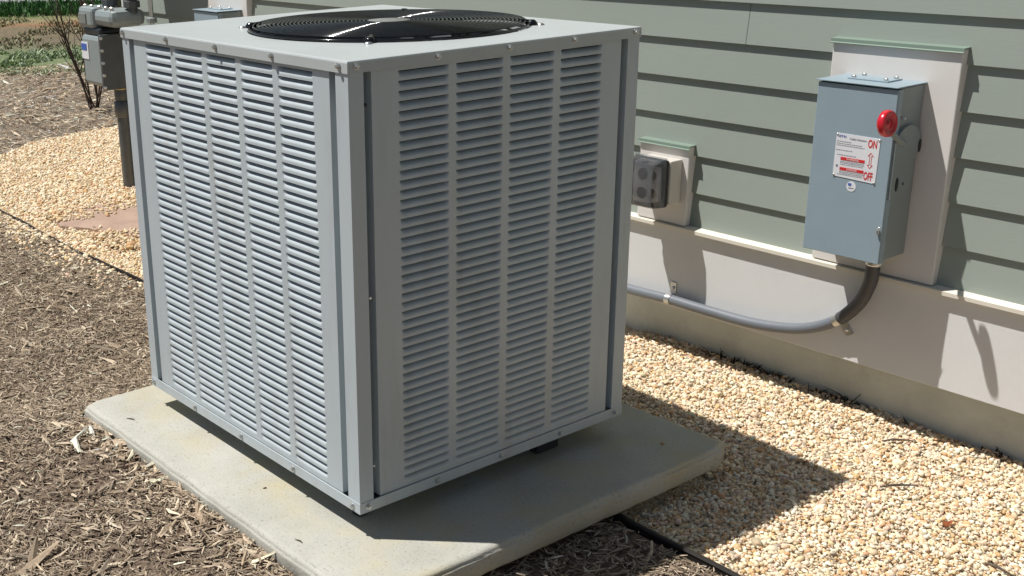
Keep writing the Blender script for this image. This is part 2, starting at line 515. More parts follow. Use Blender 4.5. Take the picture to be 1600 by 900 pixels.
def rotm(n, tilt):
    """random rotations: yaw plus limited tilt"""
    yaw = rng.uniform(0, 2 * np.pi, n); a = rng.normal(0, tilt, n); b_ = rng.normal(0, tilt, n)
    cy, sy = np.cos(yaw), np.sin(yaw); ca, sa = np.cos(a), np.sin(a); cb, sb = np.cos(b_), np.sin(b_)
    Rz = np.zeros((n, 3, 3)); Rz[:, 0, 0] = cy; Rz[:, 0, 1] = -sy; Rz[:, 1, 0] = sy; Rz[:, 1, 1] = cy; Rz[:, 2, 2] = 1
    Rx = np.zeros((n, 3, 3)); Rx[:, 0, 0] = 1; Rx[:, 1, 1] = ca; Rx[:, 1, 2] = -sa; Rx[:, 2, 1] = sa; Rx[:, 2, 2] = ca
    Ry = np.zeros((n, 3, 3)); Ry[:, 1, 1] = 1; Ry[:, 0, 0] = cb; Ry[:, 0, 2] = sb; Ry[:, 2, 0] = -sb; Ry[:, 2, 2] = cb
    return Rz @ Rx @ Ry

def stone_variants(sub, n):
    out = []
    for k in range(n):
        bm = bmesh.new(); bmesh.ops.create_icosphere(bm, subdivisions=sub, radius=1)
        v = np.array([q.co for q in bm.verts]); f = np.array([[q.index for q in fc.verts] for fc in bm.faces])
        bm.free()
        for j in range(5):
            d = rng.normal(size=3); d /= np.linalg.norm(d)
            lim = rng.uniform(0.55, 0.85)
            t = v @ d
            v = v - np.outer(np.clip(t - lim, 0, None) * 0.85, d)
        v *= (1 + 0.10 * rng.normal(size=(len(v), 1)))
        keep = v[f].mean(1)[:, 2] > -0.22
        f = f[keep]
        out.append((v, f))
    return out

PAL = np.array([(0.73, 0.66, 0.54), (0.80, 0.76, 0.68), (0.62, 0.50, 0.33), (0.55, 0.36, 0.18), (0.50, 0.29, 0.14),
                (0.66, 0.50, 0.40), (0.42, 0.36, 0.29), (0.68, 0.57, 0.42), (0.30, 0.26, 0.22)])
PW = np.array([0.23, 0.21, 0.10, 0.11, 0.055, 0.14, 0.055, 0.10, 0.02]); PW /= PW.sum()

def frustum_mask(x, y, z, mx=0.12):
    d = np.stack([x, y, z], -1) - CAM
    zz = d @ np.array(cf); u = 574 + 1863.4 * (d @ np.array(cr)) / zz; vv = 482 - 1863.4 * (d @ np.array(cu)) / zz
    return (zz > 0.2) & (u > -1600 * mx) & (u < 1600 * (1 + mx)) & (vv > -60) & (vv < 900 * (1 + mx * 1.5))

def stones(name, pts, size, sub, label, nv=6, warm=(1, 1, 1)):
    n = len(pts); var = stone_variants(sub, nv); which = rng.integers(0, nv, n)
    Vs, Fs, Cs, off = [], [], [], 0
    for k, (v, f) in enumerate(var):
        q = pts[which == k]; m_ = len(q)
        s = size * rng.lognormal(0, 0.33, m_)
        sc = np.stack([s * rng.uniform(0.95, 1.5, m_), s * rng.uniform(0.75, 1.05, m_), s * rng.uniform(0.55, 0.85, m_)], -1)
        vv = v[None] * sc[:, None, :]
        vv = np.einsum('nij,nvj->nvi', rotm(m_, 0.35), vv) + q[:, None, :]
        c = PAL[rng.choice(len(PAL), m_, p=PW)] * rng.uniform(0.92, 1.18, (m_, 1)) + rng.normal(0, 0.015, (m_, 3))
        c = np.clip((0.78 * c + 0.22 * np.array((0.655, 0.56, 0.43))) * np.array(warm), 0.03, 0.85)
        Vs.append(vv.reshape(-1, 3)); Cs.append(np.repeat(c, len(v), 0))
        Fs.append((f[None] + (np.arange(m_) * len(v))[:, None, None]).reshape(-1, 3) + off); off += m_ * len(v)
    o = bulk(name, np.concatenate(Vs), np.concatenate(Fs), np.concatenate(Cs), 'gravel_stone', True)
    return tag(o, label, 'gravel', kind='stuff')

def jgrid(x0, x1, y0, y1, sp):
    xs = np.arange(x0, x1, sp); ys_ = np.arange(y0, y1, sp * 0.92)
    X, Y = np.meshgrid(xs, ys_); X[1::2] += sp / 2
    P_ = np.stack([X.ravel(), Y.ravel()], -1)
    return P_ + rng.normal(0, sp * 0.24, P_.shape)

def in_pad(x, y, g=0.0):
    return (x > PX0 - g) & (x < PX1 + g) & (y > PY0 - g) & (y < PY1 + g)

# right-hand bed, by the house
q = jgrid(-0.9, 1.2, YE + 0.012, 1.61, 0.0071)
q2 = q[rng.random(len(q)) < 0.16] + rng.normal(0, 0.004, (0, 2)).sum() if False else q[rng.random(len(q)) < 0.16]
z = rng.normal(0.0, 0.0022, len(q)) + 0.004 * vnoise(q[:, 0] * 2, q[:, 1] * 2, 5)
z2 = rng.normal(0.006, 0.0015, len(q2)) + 0.004 * vnoise(q2[:, 0] * 2, q2[:, 1] * 2, 5)
P3 = np.concatenate([np.column_stack([q, z]), np.column_stack([q2 + rng.normal(0, 0.004, q2.shape), z2])])
P3 = P3[frustum_mask(P3[:, 0], P3[:, 1], P3[:, 2]) & ~in_pad(P3[:, 0], P3[:, 1], -0.02)]
P3 = P3[(P3[:, 1] > YE + 0.012) & (P3[:, 1] < 1.605)]
hid = (P3[:, 0] < -0.62)
P3 = P3[~hid]
P3[:, 2] += gslope(P3[:, 0], P3[:, 1])
far_ = np.linalg.norm(P3 - CAM, axis=1) > 2.62
stones('gravel', P3[~far_], 0.0044, 2, 'cream and tan pea gravel beside the concrete pad at the lower right', warm=(1.08, 1.03, 0.93))
stones('gravel', P3[far_], 0.0044, 1, 'cream and tan pea gravel at the foot of the house wall behind the pad', warm=(1.08, 1.03, 0.93))
# left-hand bed, farther away
q = jgrid(-5.4, -1.5, YE + 0.012, 2.5, 0.0108)
m_ = (q[:, 0] > grav_far(q[:, 1]) + 0.04 * vnoise(q[:, 0] * 6, q[:, 1] * 6, 8)) & (q[:, 1] > YE + 0.01) & ((q[:, 1] < 1.56) | (q[:, 0] < -4.0))
q = q[m_]
z = rng.normal(0.0, 0.0028, len(q)) + 0.004 * vnoise(q[:, 0] * 2, q[:, 1] * 2, 6)
# spilled over the edging into the mulch
sp_ = np.column_stack([rng.uniform(-4.2, -2.0, 2600), YE - np.abs(rng.normal(0, 0.09, 2600)) - 0.012])
keep = rng.random(2600) < np.clip((-2.0 - sp_[:, 0]) / 1.6, 0.12, 1)
sp_ = sp_[keep]
P3 = np.concatenate([np.column_stack([q, z]), np.column_stack([sp_, mulch_h(sp_[:, 0], sp_[:, 1]) + 0.004])])
P3 = P3[frustum_mask(P3[:, 0], P3[:, 1], P3[:, 2], 0.06)]
stones('gravel', P3, 0.0058, 1, 'pale yellow pea gravel behind the unit around the gas riser pipe', warm=(1.05, 0.985, 0.845))

MP = 1.28 * np.array([(0.20, 0.155, 0.11), (0.30, 0.24, 0.175), (0.13, 0.095, 0.066), (0.42, 0.35, 0.265), (0.26, 0.215, 0.165), (0.54, 0.47, 0.37), (0.08, 0.058, 0.042)])
MW = np.array([0.24, 0.22, 0.17, 0.13, 0.13, 0.045, 0.065])
def chips(name, pts, lmean, label, dark=1.0, wid=1.0):
    n = len(pts)
    L = lmean * rng.lognormal(0, 0.55, n); Wd = L * rng.uniform(0.06, 0.19, n) * wid + 0.0008; T = Wd * rng.uniform(0.2, 0.55, n)
    bend = rng.normal(0, 0.12, n) * L
    prof = np.array([(-0.5, -0.45), (0.5, -0.45), (0.0, 0.55)])
    V = np.zeros((n, 9, 3))
    ends = [(-0.5, 0.55), (0.0, 1.0), (0.5, 0.35)]
    for i, (t, w_) in enumerate(ends):
        tw = rng.normal(0, 0.25, n)
        for j, (a, b_) in enumerate(prof):
            V[:, i * 3 + j, 0] = t * L
            V[:, i * 3 + j, 1] = a * Wd * w_ * (1 + 0.3 * rng.normal(size=n)) + (bend if i == 1 else 0)
            V[:, i * 3 + j, 2] = b_ * T * w_ + a * tw * Wd
    F = []
    for i in range(2):
        for j in (1, 2):
            a, b_ = i * 3 + j, i * 3 + (j + 1) % 3
            F += [(a, a + 3, b_ + 3), (a, b_ + 3, b_)]
    F = np.array(F)
    V = np.einsum('nij,nvj->nvi', rotm(n, 0.22), V) + pts[:, None, :]
    C = MP[rng.choice(len(MP), n, p=MW)] * rng.uniform(0.8, 1.45, (n, 1)) * dark * np.array((0.99, 0.985, 0.96))
    C = 0.82 * C + 0.18 * np.array((0.25, 0.20, 0.15)) * dark
    Ff = (F[None] + (np.arange(n) * 9)[:, None, None]).reshape(-1, 3)
    o = bulk(name, V.reshape(-1, 3), Ff, np.repeat(np.clip(C, 0.01, 0.7), 9, 0), 'mulch_chip', False)
    return tag(o, label, 'mulch', kind='stuff')

N = 440000
q = np.column_stack([rng.uniform(-4.6, 1.1, N), rng.uniform(-1.3, YE - 0.012, N)])
m_ = frustum_mask(q[:, 0], q[:, 1], np.full(N, 0.03)) & ~in_pad(q[:, 0], q[:, 1], -0.015)
q = q[m_]
dens = np.clip(0.62 + 0.30 * np.clip(-q[:, 0] - 0.4, -0.6, 1) + 0.62 * vnoise(q[:, 0] * 2.2, q[:, 1] * 2.2, 21), 0.10, 1)
q = q[rng.random(len(q)) < dens]
z = mulch_h(q[:, 0], q[:, 1]) + np.abs(rng.normal(0, 0.004, len(q))) - 0.001
chips('mulch', np.column_stack([q, z]), 0.0142, 'brown shredded bark mulch in front of and left of the concrete pad')
N = 3000
q = np.column_stack([rng.uniform(-2.6, 0.9, N), rng.uniform(-1.2, YE - 0.015, N)])
q = q[frustum_mask(q[:, 0], q[:, 1], np.full(N, 0.03)) & ~in_pad(q[:, 0], q[:, 1], 0.005)]
chips('mulch', np.column_stack([q, mulch_h(q[:, 0], q[:, 1]) + 0.005]), 0.025, 'longer pale splinters lying over the shredded mulch', 1.15, 0.75)
# drift of larger pieces against the pad
N = 900
t = rng.uniform(0, 1, N)
side = rng.random(N) < 0.8
x = np.where(side, PX0 + t * (PX1 - PX0), PX0 - np.abs(rng.normal(0, 0.04, N)))
y = np.where(side, PY0 - np.abs(rng.normal(0, 0.05, N)), PY0 + t * 0.6)
z = mulch_h(x, y) + 0.004 + np.abs(rng.normal(0, 0.004, N))
chips('mulch', np.column_stack([x, y, z]), 0.027, 'larger loose mulch pieces drifted against the pad edge', 1.25, 1.1)
# older mulch beyond the gravel
N = 26000
q = np.column_stack([rng.uniform(-8.6, -4.6, N), rng.uniform(0.4, 4.2, N)])
q = q[(q[:, 0] < grav_far(q[:, 1]) + 0.02) & frustum_mask(q[:, 0], q[:, 1], np.zeros(len(q)), 0.05)]
chips('mulch', np.column_stack([q, rng.uniform(-0.024, -0.004, len(q))]), 0.030, 'faded grey brown mulch beyond the gravel by the bare shrub', 1.5, 1.0)

def blades(name, pts, h, cols, label, cat, lean=0.35, width=0.012):
    n = len(pts)
    hh = h * rng.lognormal(0, 0.35, n); yaw = rng.uniform(0, 6.28, n); w_ = width * rng.uniform(0.6, 1.4, n)
    lx, ly = rng.normal(0, lean, (2, n)) * hh
    V = np.zeros((n, 5, 3))
    dx, dy = np.cos(yaw) * w_ / 2, np.sin(yaw) * w_ / 2
    for i, (sx, fr, k) in enumerate([(-1, 0, 0), (1, 0, 0), (-0.8, 0.55, 0.4), (0.8, 0.55, 0.4), (0, 1, 1)]):
        V[:, i, 0] = pts[:, 0] + sx * dx + lx * k; V[:, i, 1] = pts[:, 1] + sx * dy + ly * k; V[:, i, 2] = pts[:, 2] + hh * fr
    F = np.array([(0, 1, 3), (0, 3, 2), (2, 3, 4)])
    cols = np.array(cols); C = cols[rng.integers(0, len(cols), n)] * rng.uniform(0.7, 1.25, (n, 1))
    Ff = (F[None] + (np.arange(n) * 5)[:, None, None]).reshape(-1, 3)
    o = bulk(name, V.reshape(-1, 3), Ff, np.repeat(C, 5, 0), 'blade', False)
    return tag(o, label, cat, kind='stuff')

def band(n, s0, s1, t0, t1, clump=0.0):
    s = rng.uniform(s0, s1, n); t = rng.uniform(t0, t1, n)
    x = -0.8 * s + 0.6 * t; y = 0.6 * s + 0.8 * t
    k = np.ones(n, bool)
    if clump:
        k = vnoise(x * 1.3, y * 1.3, 33) > clump - 0.5
    q = np.column_stack([x, y, np.full(n, -0.03)])[k]
    return q[frustum_mask(q[:, 0], q[:, 1], q[:, 2], 0.05)]
blades('weeds', band(42000, 8.1, 10.0, -7, 0.5, 0.42), 0.024, [(0.17, 0.24, 0.09), (0.24, 0.33, 0.14), (0.40, 0.46, 0.32), (0.30, 0.38, 0.22)],
       'patch of pale green weeds in the bare soil behind the shrub', 'weeds', 0.7, 0.018)
blades('dry_grass', band(34000, 10.0, 13.9, -11, 1.5, 0.5), 0.022, [(0.17, 0.20, 0.08), (0.28, 0.23, 0.14), (0.32, 0.26, 0.17), (0.15, 0.19, 0.08)],
       'straw coloured dry grass and stubble below the green lawn strip', 'dry grass', 0.6, 0.016)
blades('lawn', band(60000, 13.9, 15.75, -13, 2.5), 0.07, [(0.05, 0.14, 0.03), (0.075, 0.19, 0.045), (0.045, 0.12, 0.03)],
       'dark green lawn strip along the pale road', 'grass', 0.3, 0.016)

# ------------------------------------------------------------------ edging
def edging(x0, x1, n, amp, top, label, wd=1.0):
    o = MB(); vs_, fs_ = [], []
    for i in range(n + 1):
        x = x0 + (x1 - x0) * i / n
        y = YE + amp * math.sin(x * 3.1 + 0.4) + amp * 0.5 * math.sin(x * 7.7)
        zt = top + 0.003 * math.sin(x * 5.3 + 1) + 0.0015 * math.sin(x * 17)
        for dy, z_ in ((-0.0035, -0.05), (-0.0035, zt - 0.005), (-0.006, zt - 0.002), (-0.003, zt + 0.003), (0.003, zt + 0.003), (0.006, zt - 0.002), (0.0035, zt - 0.005), (0.0035, -0.05)):
            vs_.append((x, y + dy * wd, z_))
    for i in range(n):
        for j in range(7):
            a = i * 8 + j
            fs_.append((a, a + 8, a + 9, a + 1))
    o.add(vs_, fs_)
    return tag(o.build('landscape_edging', 'edging_dark'), label, 'edging', 'edging strip between mulch and gravel')
edging(-5.5, PX0 + 0.05, 90, 0.006, 0.014, 'thin dark edging strip between mulch and gravel left of the unit', 0.6)
edging(PX1 - 0.05, 1.9, 30, 0.004, 0.016, 'black edging strip in the unit shadow right of the pad')

# ------------------------------------------------------------------ house wall
house = thing('house', 'house wall with grey green clapboard siding above a cream skirt board', 'house', (-0.5, WY, 0))
HX0, HX1 = -4.0, 4.2
EXP = 0.10827
ZB = 0.7824 + Z0                            # bottom edge of the board with the visible butt joint
nlow = 5
def clap(x0, x1, z0, name='clapboard'):
    o = MB()
    zt = z0 + EXP + 0.014
    y0 = WY; t = 0.0105
    poly = [(y0, z0), (y0 + t * 1.15, z0 + zt * 0 + EXP + 0.012), (y0 + t * 1.15 + 0.004, z0 + EXP + 0.012), (y0 + t + 0.012, z0 + 0.0005)]
    o.prism(poly, 'x', x0, x1)
    return o.build(name, 'siding_paint', house)
zz = ZB - nlow * EXP
k = 0
while zz < 2.75:
    if abs(zz - ZB) < 0.01: js = [-0.262]
    else: js = [random.choice([-1.9, -1.4, -2.4, -3.0]), random.choice([1.6, 2.1, 2.6])]
    xs = [HX0] + js + [HX1]
    for i in range(len(xs) - 1):
        clap(xs[i] + (0.0009 if i else 0), xs[i + 1] - 0.0009, max(zz, 0.250 + Z0))
    zz += EXP
o = MB(); o.box(HX0 + 0.01, HX1 - 0.01, WY + 0.024, WY + 0.2, 0.25 + Z0, 2.86); o.build('sheathing', 'parge', house)
o = MB(); o.box(HX0 - 0.02, HX0 + 0.0, WY - 0.012, WY + 0.12, 0.25 + Z0, 2.86, 0.003); o.build('corner_board', 'trim_paint', house)
# water-table cap: sloped drip ledge
ZL = 0.236 + Z0
o = MB(); o.prism([(WY - 0.028, ZL), (WY - 0.028, ZL + 0.010), (WY + 0.02, ZL + 0.017), (WY + 0.02, ZL)], 'x', HX0 - 0.02, HX1)
o.build('water_table_cap', 'cap_paint', house)
o = MB(); o.box(HX0, HX1, WY - 0.011, WY + 0.03, -0.008 + Z0, ZL - 0.0008, 0.002); o.build('skirt_board', 'trim_paint', house)
o = MB(); o.box(HX0 + 0.03, HX1, WY + 0.085, WY + 0.22, -0.2, ZL - 0.01); o.build('foundation', 'parge', house)
o = MB(); o.prism([(WY - 0.30, 2.86), (WY - 0.30, 2.99), (WY + 2.5, 3.9), (WY + 2.5, 2.86)], 'x', HX0 - 0.25, HX1 + 0.2); o.build('roof', 'roof_shingle', house)
o = MB(); o.box(HX0 + 0.02, HX1 - 0.02, WY + 0.23, WY + 2.4, -0.2, 2.85); o.build('side_wall', 'siding_paint', house)

# ------------------------------------------------------------------ mounting blocks
def mounting_block(x0, x1, z0, z1, label, right_notch=True):
    b0 = thing('mounting_block', label, 'mounting block', (x0, WY - 0.02, z0), 'cream mounting blocks on the siding')
    o = MB(); o.box(x0, x1, WY - 0.020, WY + 0.026, z0, z1, 0.0025); o.build('block', 'block_paint', b0)
    o = MB()
    zt = z1
    o.prism([(WY + 0.01, zt + 0.0008), (WY - 0.0235, zt + 0.0008), (WY - 0.0245, zt - 0.0065), (WY - 0.0285, zt - 0.0085), (WY - 0.0290, zt - 0.0070), (WY - 0.0255, zt - 0.0050), (WY - 0.0250, zt + 0.0030), (WY + 0.01, zt + 0.0045)], 'x', x0 - 0.004, x1 + 0.004)
    o.build('drip_flashing', 'flashing_paint', b0)
    return b0
BZ = ZL + 0.0145
mounting_block(0.010, 0.341, BZ, 0.818 + Z0, 'tall cream mounting block behind the switch with the red knob')
mounting_block(-0.588, -0.408, BZ, 0.484 + Z0, 'short cream mounting block behind the covered outlet')
mounting_block(-3.115, -2.785, BZ, 0.85 + Z0, 'cream mounting block behind the far switch box at top left')

# ------------------------------------------------------------------ disconnect switch
def bolt_mesh(r, h):
    o = MB()
    o.lathe((0, 0, 0), (0, -1, 0), [(r * 1.45, 0), (r * 1.45, 0.0012)], 12, False)
    o.lathe((0, 0, 0), (0, -1, 0), [(r, 0.0012), (r, h * 0.85), (r * 0.75, h)], 6, False)
    me = o.mesh('bolt'); me.materials.append(MATS['zinc']); return me
SCREW = bolt_mesh(0.0047, 0.0068)

def text_on(nm, txt, x, z, size, material, parent, y, sx=1.0, sy=1.0, bold=0.0, tilt=0.0):
    me = text_mesh(txt, size, sx, sy, bold)
    me.materials.append(MATS[material])
    o = bpy.data.objects.new(nm, me); _link(o, parent)
    o.location = Vector((x, y, z)) - ROOT[parent.name]
    o.rotation_euler = (math.pi / 2, 0, 0)
    return o

def switch(dx, label, detailed):
    t = thing('disconnect_switch', label, 'switch box', (0.16 + dx, WY - 0.02, 0.31 + Z0), 'grey disconnect switch boxes on the wall')
    X0, X1 = 0.057 + dx, 0.264 + dx; Y0, Y1 = WY - 0.141, WY - 0.0205; Za, Zb = 0.311 + Z0, 0.734 + Z0
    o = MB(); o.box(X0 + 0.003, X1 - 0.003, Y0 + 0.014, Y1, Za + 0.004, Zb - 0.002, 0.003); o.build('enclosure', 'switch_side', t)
    o = MB()
    o.box(X0, X1, Y0, Y0 + 0.004, Za, Zb - 0.004, 0.0015)
    o.box(X0, X0 + 0.002, Y0 + 0.004, Y0 + 0.022, Za, Zb - 0.004); o.box(X1 - 0.002, X1, Y0 + 0.004, Y0 + 0.022, Za, Zb - 0.004)
    o.box(X0 + 0.002, X1 - 0.002, Y0 + 0.004, Y0 + 0.022, Za, Za + 0.002)
    o.build('door', 'switch_paint', t)
    o = MB()
    o.box(X0 - 0.004, X1 + 0.002, Y0 - 0.006, Y1, Zb, Zb + 0.003, 0.001)
    top = o.build('rain_hood', 'switch_paint', t)
    o = MB(); o.box(0.105 + dx, 0.21 + dx, Y0 + 0.045, Y1 - 0.012, Zb + 0.003, Zb + 0.0065, 0.001); o.build('hub_plate', 'switch_paint', top)
    for bx in (0.116, 0.199):
        for by in (Y0 + 0.054, Y1 - 0.021):
            o = MB(); o.lathe((bx + dx, by, Zb + 0.0065), (0, 0, 1), [(0.0058, 0), (0.0058, 0.004), (0.004, 0.006)], 8, False); o.build('bolt', 'zinc', top)
    if not detailed: return t
    # side plate of the operating mechanism, lever and knob
    o = MB()
    cy, cz, R = 1.432, 0.560 + Z0, 0.072
    poly = []
    for a in np.linspace(math.radians(28), math.radians(142), 14): poly.append((cy + R * math.cos(a) * 0.95, cz + R * math.sin(a) * 1.15))
    poly += [(Y0 + 0.006, cz + 0.03), (Y0 + 0.006, 0.47 + Z0), (Y1 - 0.035, 0.47 + Z0), (Y1 - 0.022, cz)]
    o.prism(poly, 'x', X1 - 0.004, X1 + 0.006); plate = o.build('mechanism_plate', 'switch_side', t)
    for (yy, zc, ry, rz) in ((1.484, 0.588 + Z0, 0.006, 0.016), (1.402, 0.505 + Z0, 0.006, 0.017), (1.43, 0.503 + Z0, 0.0025, 0.0035)):
        o = MB(); o.prism([(yy + ry * math.cos(a), zc + rz * math.sin(a)) for a in np.linspace(0, 2 * math.pi, 15)[:-1]], 'x', X1 + 0.0045, X1 + 0.0072)
        o.build('slot', 'black_paint', plate)
    o = MB(); o.lathe((X1 + 0.003, 1.405, 0.662 + Z0), (1, 0, 0), [(0.0032, -0.006), (0.0032, 0.003), (0.002, 0.004)], 10); o.build('rivet', 'zinc', t)
    kc = Vector((0.292, 1.288, 0.668 + Z0))
    o = MB()
    o.tube([(X1 + 0.004, 1.415, 0.600 + Z0), (X1 + 0.008, 1.37, 0.622 + Z0), (0.278, 1.325, 0.648 + Z0), (0.285, 1.290, 0.666 + Z0)], [0.008, 0.007, 0.007, 0.006], 8)
    lev = o.build('lever', 'switch_side', t)
    o = MB()
    ax = Vector((0.98, -0.02, 0.10)).normalized()
    o.lathe(kc - ax * 0.010, ax, [(0.013, -0.001), (0.024, 0.0), (0.0300, 0.005), (0.0310, 0.011), (0.0298, 0.018), (0.0265, 0.021), (0.0225, 0.0195), (0.019, 0.0160), (0.009, 0.0155), (0.0085, 0.0175), (0.001, 0.018)], 32)
    o.build('red_knob', 'red_plastic', lev)['label'] = 'glossy round red knob of the lever'
    # label plate
    yl = Y0 - 0.0012
    o = MB(); pl = [(0.1205, 0.6135 + Z0), (0.2350, 0.6130 + Z0), (0.2330, 0.5045 + Z0), (0.1205, 0.5085 + Z0)]
    o.prism([(a + dx, b_) for a, b_ in pl][::-1], 'y', yl, Y0 + 0.0005)
    lab = o.build('instruction_plate', 'plate_white', t)
    lab['label'] = 'white instruction plate with red ON and OFF lettering'
    for a, b_ in ((0.1235, 0.6105), (0.232, 0.610), (0.1235, 0.5115), (0.230, 0.5075)):
        o = MB(); o.lathe((a, yl, b_ + Z0), (0, -1, 0), [(0.0026, 0), (0.0026, 0.0012), (0.0015, 0.002)], 10); o.build('rivet', 'zinc', lab)
    yt = yl - 0.0005
    text_on('lettering', 'ON', 0.2165, 0.5975 + Z0, 0.024, 'ink_red', lab, yt, 0.62, 1.12, 0.0006)
    text_on('lettering', 'OFF', 0.2135, 0.5195 + Z0, 0.024, 'ink_red', lab, yt, 0.56, 1.12, 0.0006)
    # two-headed outlined arrow
    def arrow(s):
        return [(0, 0.0195 * s), (0.0078 * s, 0.0105 * s), (0.0030 * s, 0.0105 * s), (0.0030 * s, -0.0105 * s), (0.0078 * s, -0.0105 * s), (0, -0.0195 * s), (-0.0078 * s, -0.0105 * s), (-0.0030 * s, -0.0105 * s), (-0.0030 * s, 0.0105 * s), (-0.0078 * s, 0.0105 * s)]
    out = arrow(1.0)
    inn = [(0, 0.0173), (0.0050, 0.0117), (0.0018, 0.0117), (0.0018, -0.0117), (0.0050, -0.0117), (0, -0.0173), (-0.0050, -0.0117), (-0.0018, -0.0117), (-0.0018, 0.0117), (-0.0050, 0.0117)]
    o = MB(); n = 10; ac = (0.2150, 0.5585 + Z0)
    o.add([(ac[0] + a, yt, ac[1] + b_) for a, b_ in out + inn], [(i, (i + 1) % n, n + (i + 1) % n, n + i) for i in range(n)])
    o.build('arrow', 'ink_red', lab)
    for zc in (0.5535, 0.5285):
        o = MB(); o.box(0.1375, 0.2010, yt - 0.0001, yt + 0.0004, zc - 0.0036 + Z0, zc + 0.0036 + Z0); bar = o.build('warning_bar', 'ink_red', lab)
    text_on('lettering', '\u26a0 WARNING' if False else 'WARNING', 0.170, 0.5535 + Z0, 0.0068, 'ink_white', lab, yt - 0.0006)
    text_on('lettering', 'DANGER', 0.170, 0.5285 + Z0, 0.0068, 'ink_white', lab, yt - 0.0006)
    text_on('lettering', 'E\u00b7T\u00b7N', 0.1375, 0.6065 + Z0, 0.0082, 'ink_blue', lab, yt, 0.95, 1.0, 0.0003)
    text_on('lettering', 'Cutler-Hammer', 0.1785, 0.6035 + Z0, 0.0074, 'ink_grey', lab, yt, 0.92, 1.0, 0.0001)
    lines = [(0.5945, 0.123, 0.163), (0.5895, 0.123, 0.190), (0.5850, 0.123, 0.197), (0.5735, 0.123, 0.168), (0.5620, 0.127, 0.178),
             (0.5465, 0.1375, 0.201), (0.5430, 0.1375, 0.201), (0.5390, 0.1375, 0.198), (0.5215, 0.1375, 0.201), (0.5180, 0.1375, 0.199), (0.5145, 0.132, 0.2)]
    o = MB()
    for zc, xa, xb in lines:
        x = xa
        while x < xb - 0.002:
            w_ = random.uniform(0.0025, 0.007); e_ = min(x + w_, xb)
            o.add([(x, yt, zc - 0.0006 + Z0), (e_, yt, zc - 0.0006 + Z0), (e_, yt, zc + 0.0006 + Z0), (x, yt, zc + 0.0006 + Z0)], [(0, 1, 2, 3)])
            x = e_ + 0.0012
    o.build('fine_print', 'ink_grey', lab)
    o = MB(); o.lathe((0.1295, yt + 0.0004, 0.5345 + Z0), (0, -1, 0), [(0.0030, 0), (0.0030, 0.0004)], 16, False); o.build('approval_mark', 'ink_grey', lab)
    # round sticker
    o = MB(); o.lathe((0.1725, Y0 + 0.0003, 0.4885 + Z0), (0, -1, 0), [(0.0125, 0), (0.0125, 0.0010)], 28, False)
    st = o.build('round_sticker', 'plate_white', t)
    o = MB(); o.box(0.1645, 0.1725, Y0 - 0.0014, Y0 - 0.0009, 0.4905 + Z0, 0.4965 + Z0); o.build('emblem', 'ink_blue', st)
    o = MB(); o.box(0.1655, 0.1795, Y0 - 0.0014, Y0 - 0.0009, 0.4845 + Z0, 0.4856 + Z0); o.build('emblem', 'ink_grey', st)
    # hasp latch at the lower right
    o = MB(); o.box(0.2535, 0.2600, Y0 - 0.007, Y0 + 0.001, 0.386 + Z0, 0.398 + Z0, 0.001)
    o.tube([(0.2545, Y0 - 0.003, 0.398 + Z0), (0.258, Y0 - 0.008, 0.405 + Z0), (0.263, Y0 - 0.004, 0.402 + Z0)], 0.0017, 6)
    o.build('latch', 'zinc', t)
    return t
switch(0, 'blue grey switch box with red knob and white ON OFF plate', True)
switch(-3.090, 'far grey switch box just above the unit lid at top left', False)

# ------------------------------------------------------------------ conduit
con = thing('conduit', 'grey electrical conduit curving along the skirt board up to the switch', 'conduit', (0.2, WY - 0.03, 0.05))
cy = WY - 0.031
ctrl = [(-2.2, 0.030), (-1.6, 0.022), (-1.0, 0.012), (-0.603, 0.016), (-0.439, 0.022), (-0.312, 0.022), (-0.137, 0.026), (0.003, 0.050), (0.100, 0.096), (0.165, 0.160), (0.200, 0.228), (0.211, 0.285), (0.213, 0.312)]
def catmull(P_, n=8):
    out = []
    P_ = [P_[0]] + P_ + [P_[-1]]
    for i in range(1, len(P_) - 2):
        p0, p1, p2, p3 = [Vector(q) for q in P_[i - 1:i + 3]]
        for k_ in range(n):
            t_ = k_ / n
            out.append(0.5 * ((2 * p1) + (-p0 + p2) * t_ + (2 * p0 - 5 * p1 + 4 * p2 - p3) * t_ ** 2 + (-p0 + 3 * p1 - 3 * p2 + p3) * t_ ** 3))
    out.append(Vector(P_[-2])); return out
cpts = catmull([(x, cy - 0.0 - (0.035 * max(0, min(1, (z - 0.1) / 0.18)) ** 1.2), z + Z0) for x, z in ctrl])
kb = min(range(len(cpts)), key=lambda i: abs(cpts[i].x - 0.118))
o = MB(); o.tube(cpts[:kb + 1], 0.0150, 16); o.build('pipe', 'conduit_grey', con)
o = MB(); o.tube(cpts[kb:], [0.0172] * (len(cpts) - kb), 16); o.build('elbow', 'elbow_shaded_grey', con)['label'] = 'dark grey conduit elbow below the switch box, with the box shade painted in'
o = MB(); o.lathe((0.213, cy - 0.035, 0.284 + Z0), (0, 0, 1), [(0.019, 0), (0.021, 0.003), (0.021, 0.014), (0.0185, 0.016), (0.0185, 0.030)], 18, False); o.build('connector', 'zinc', con)
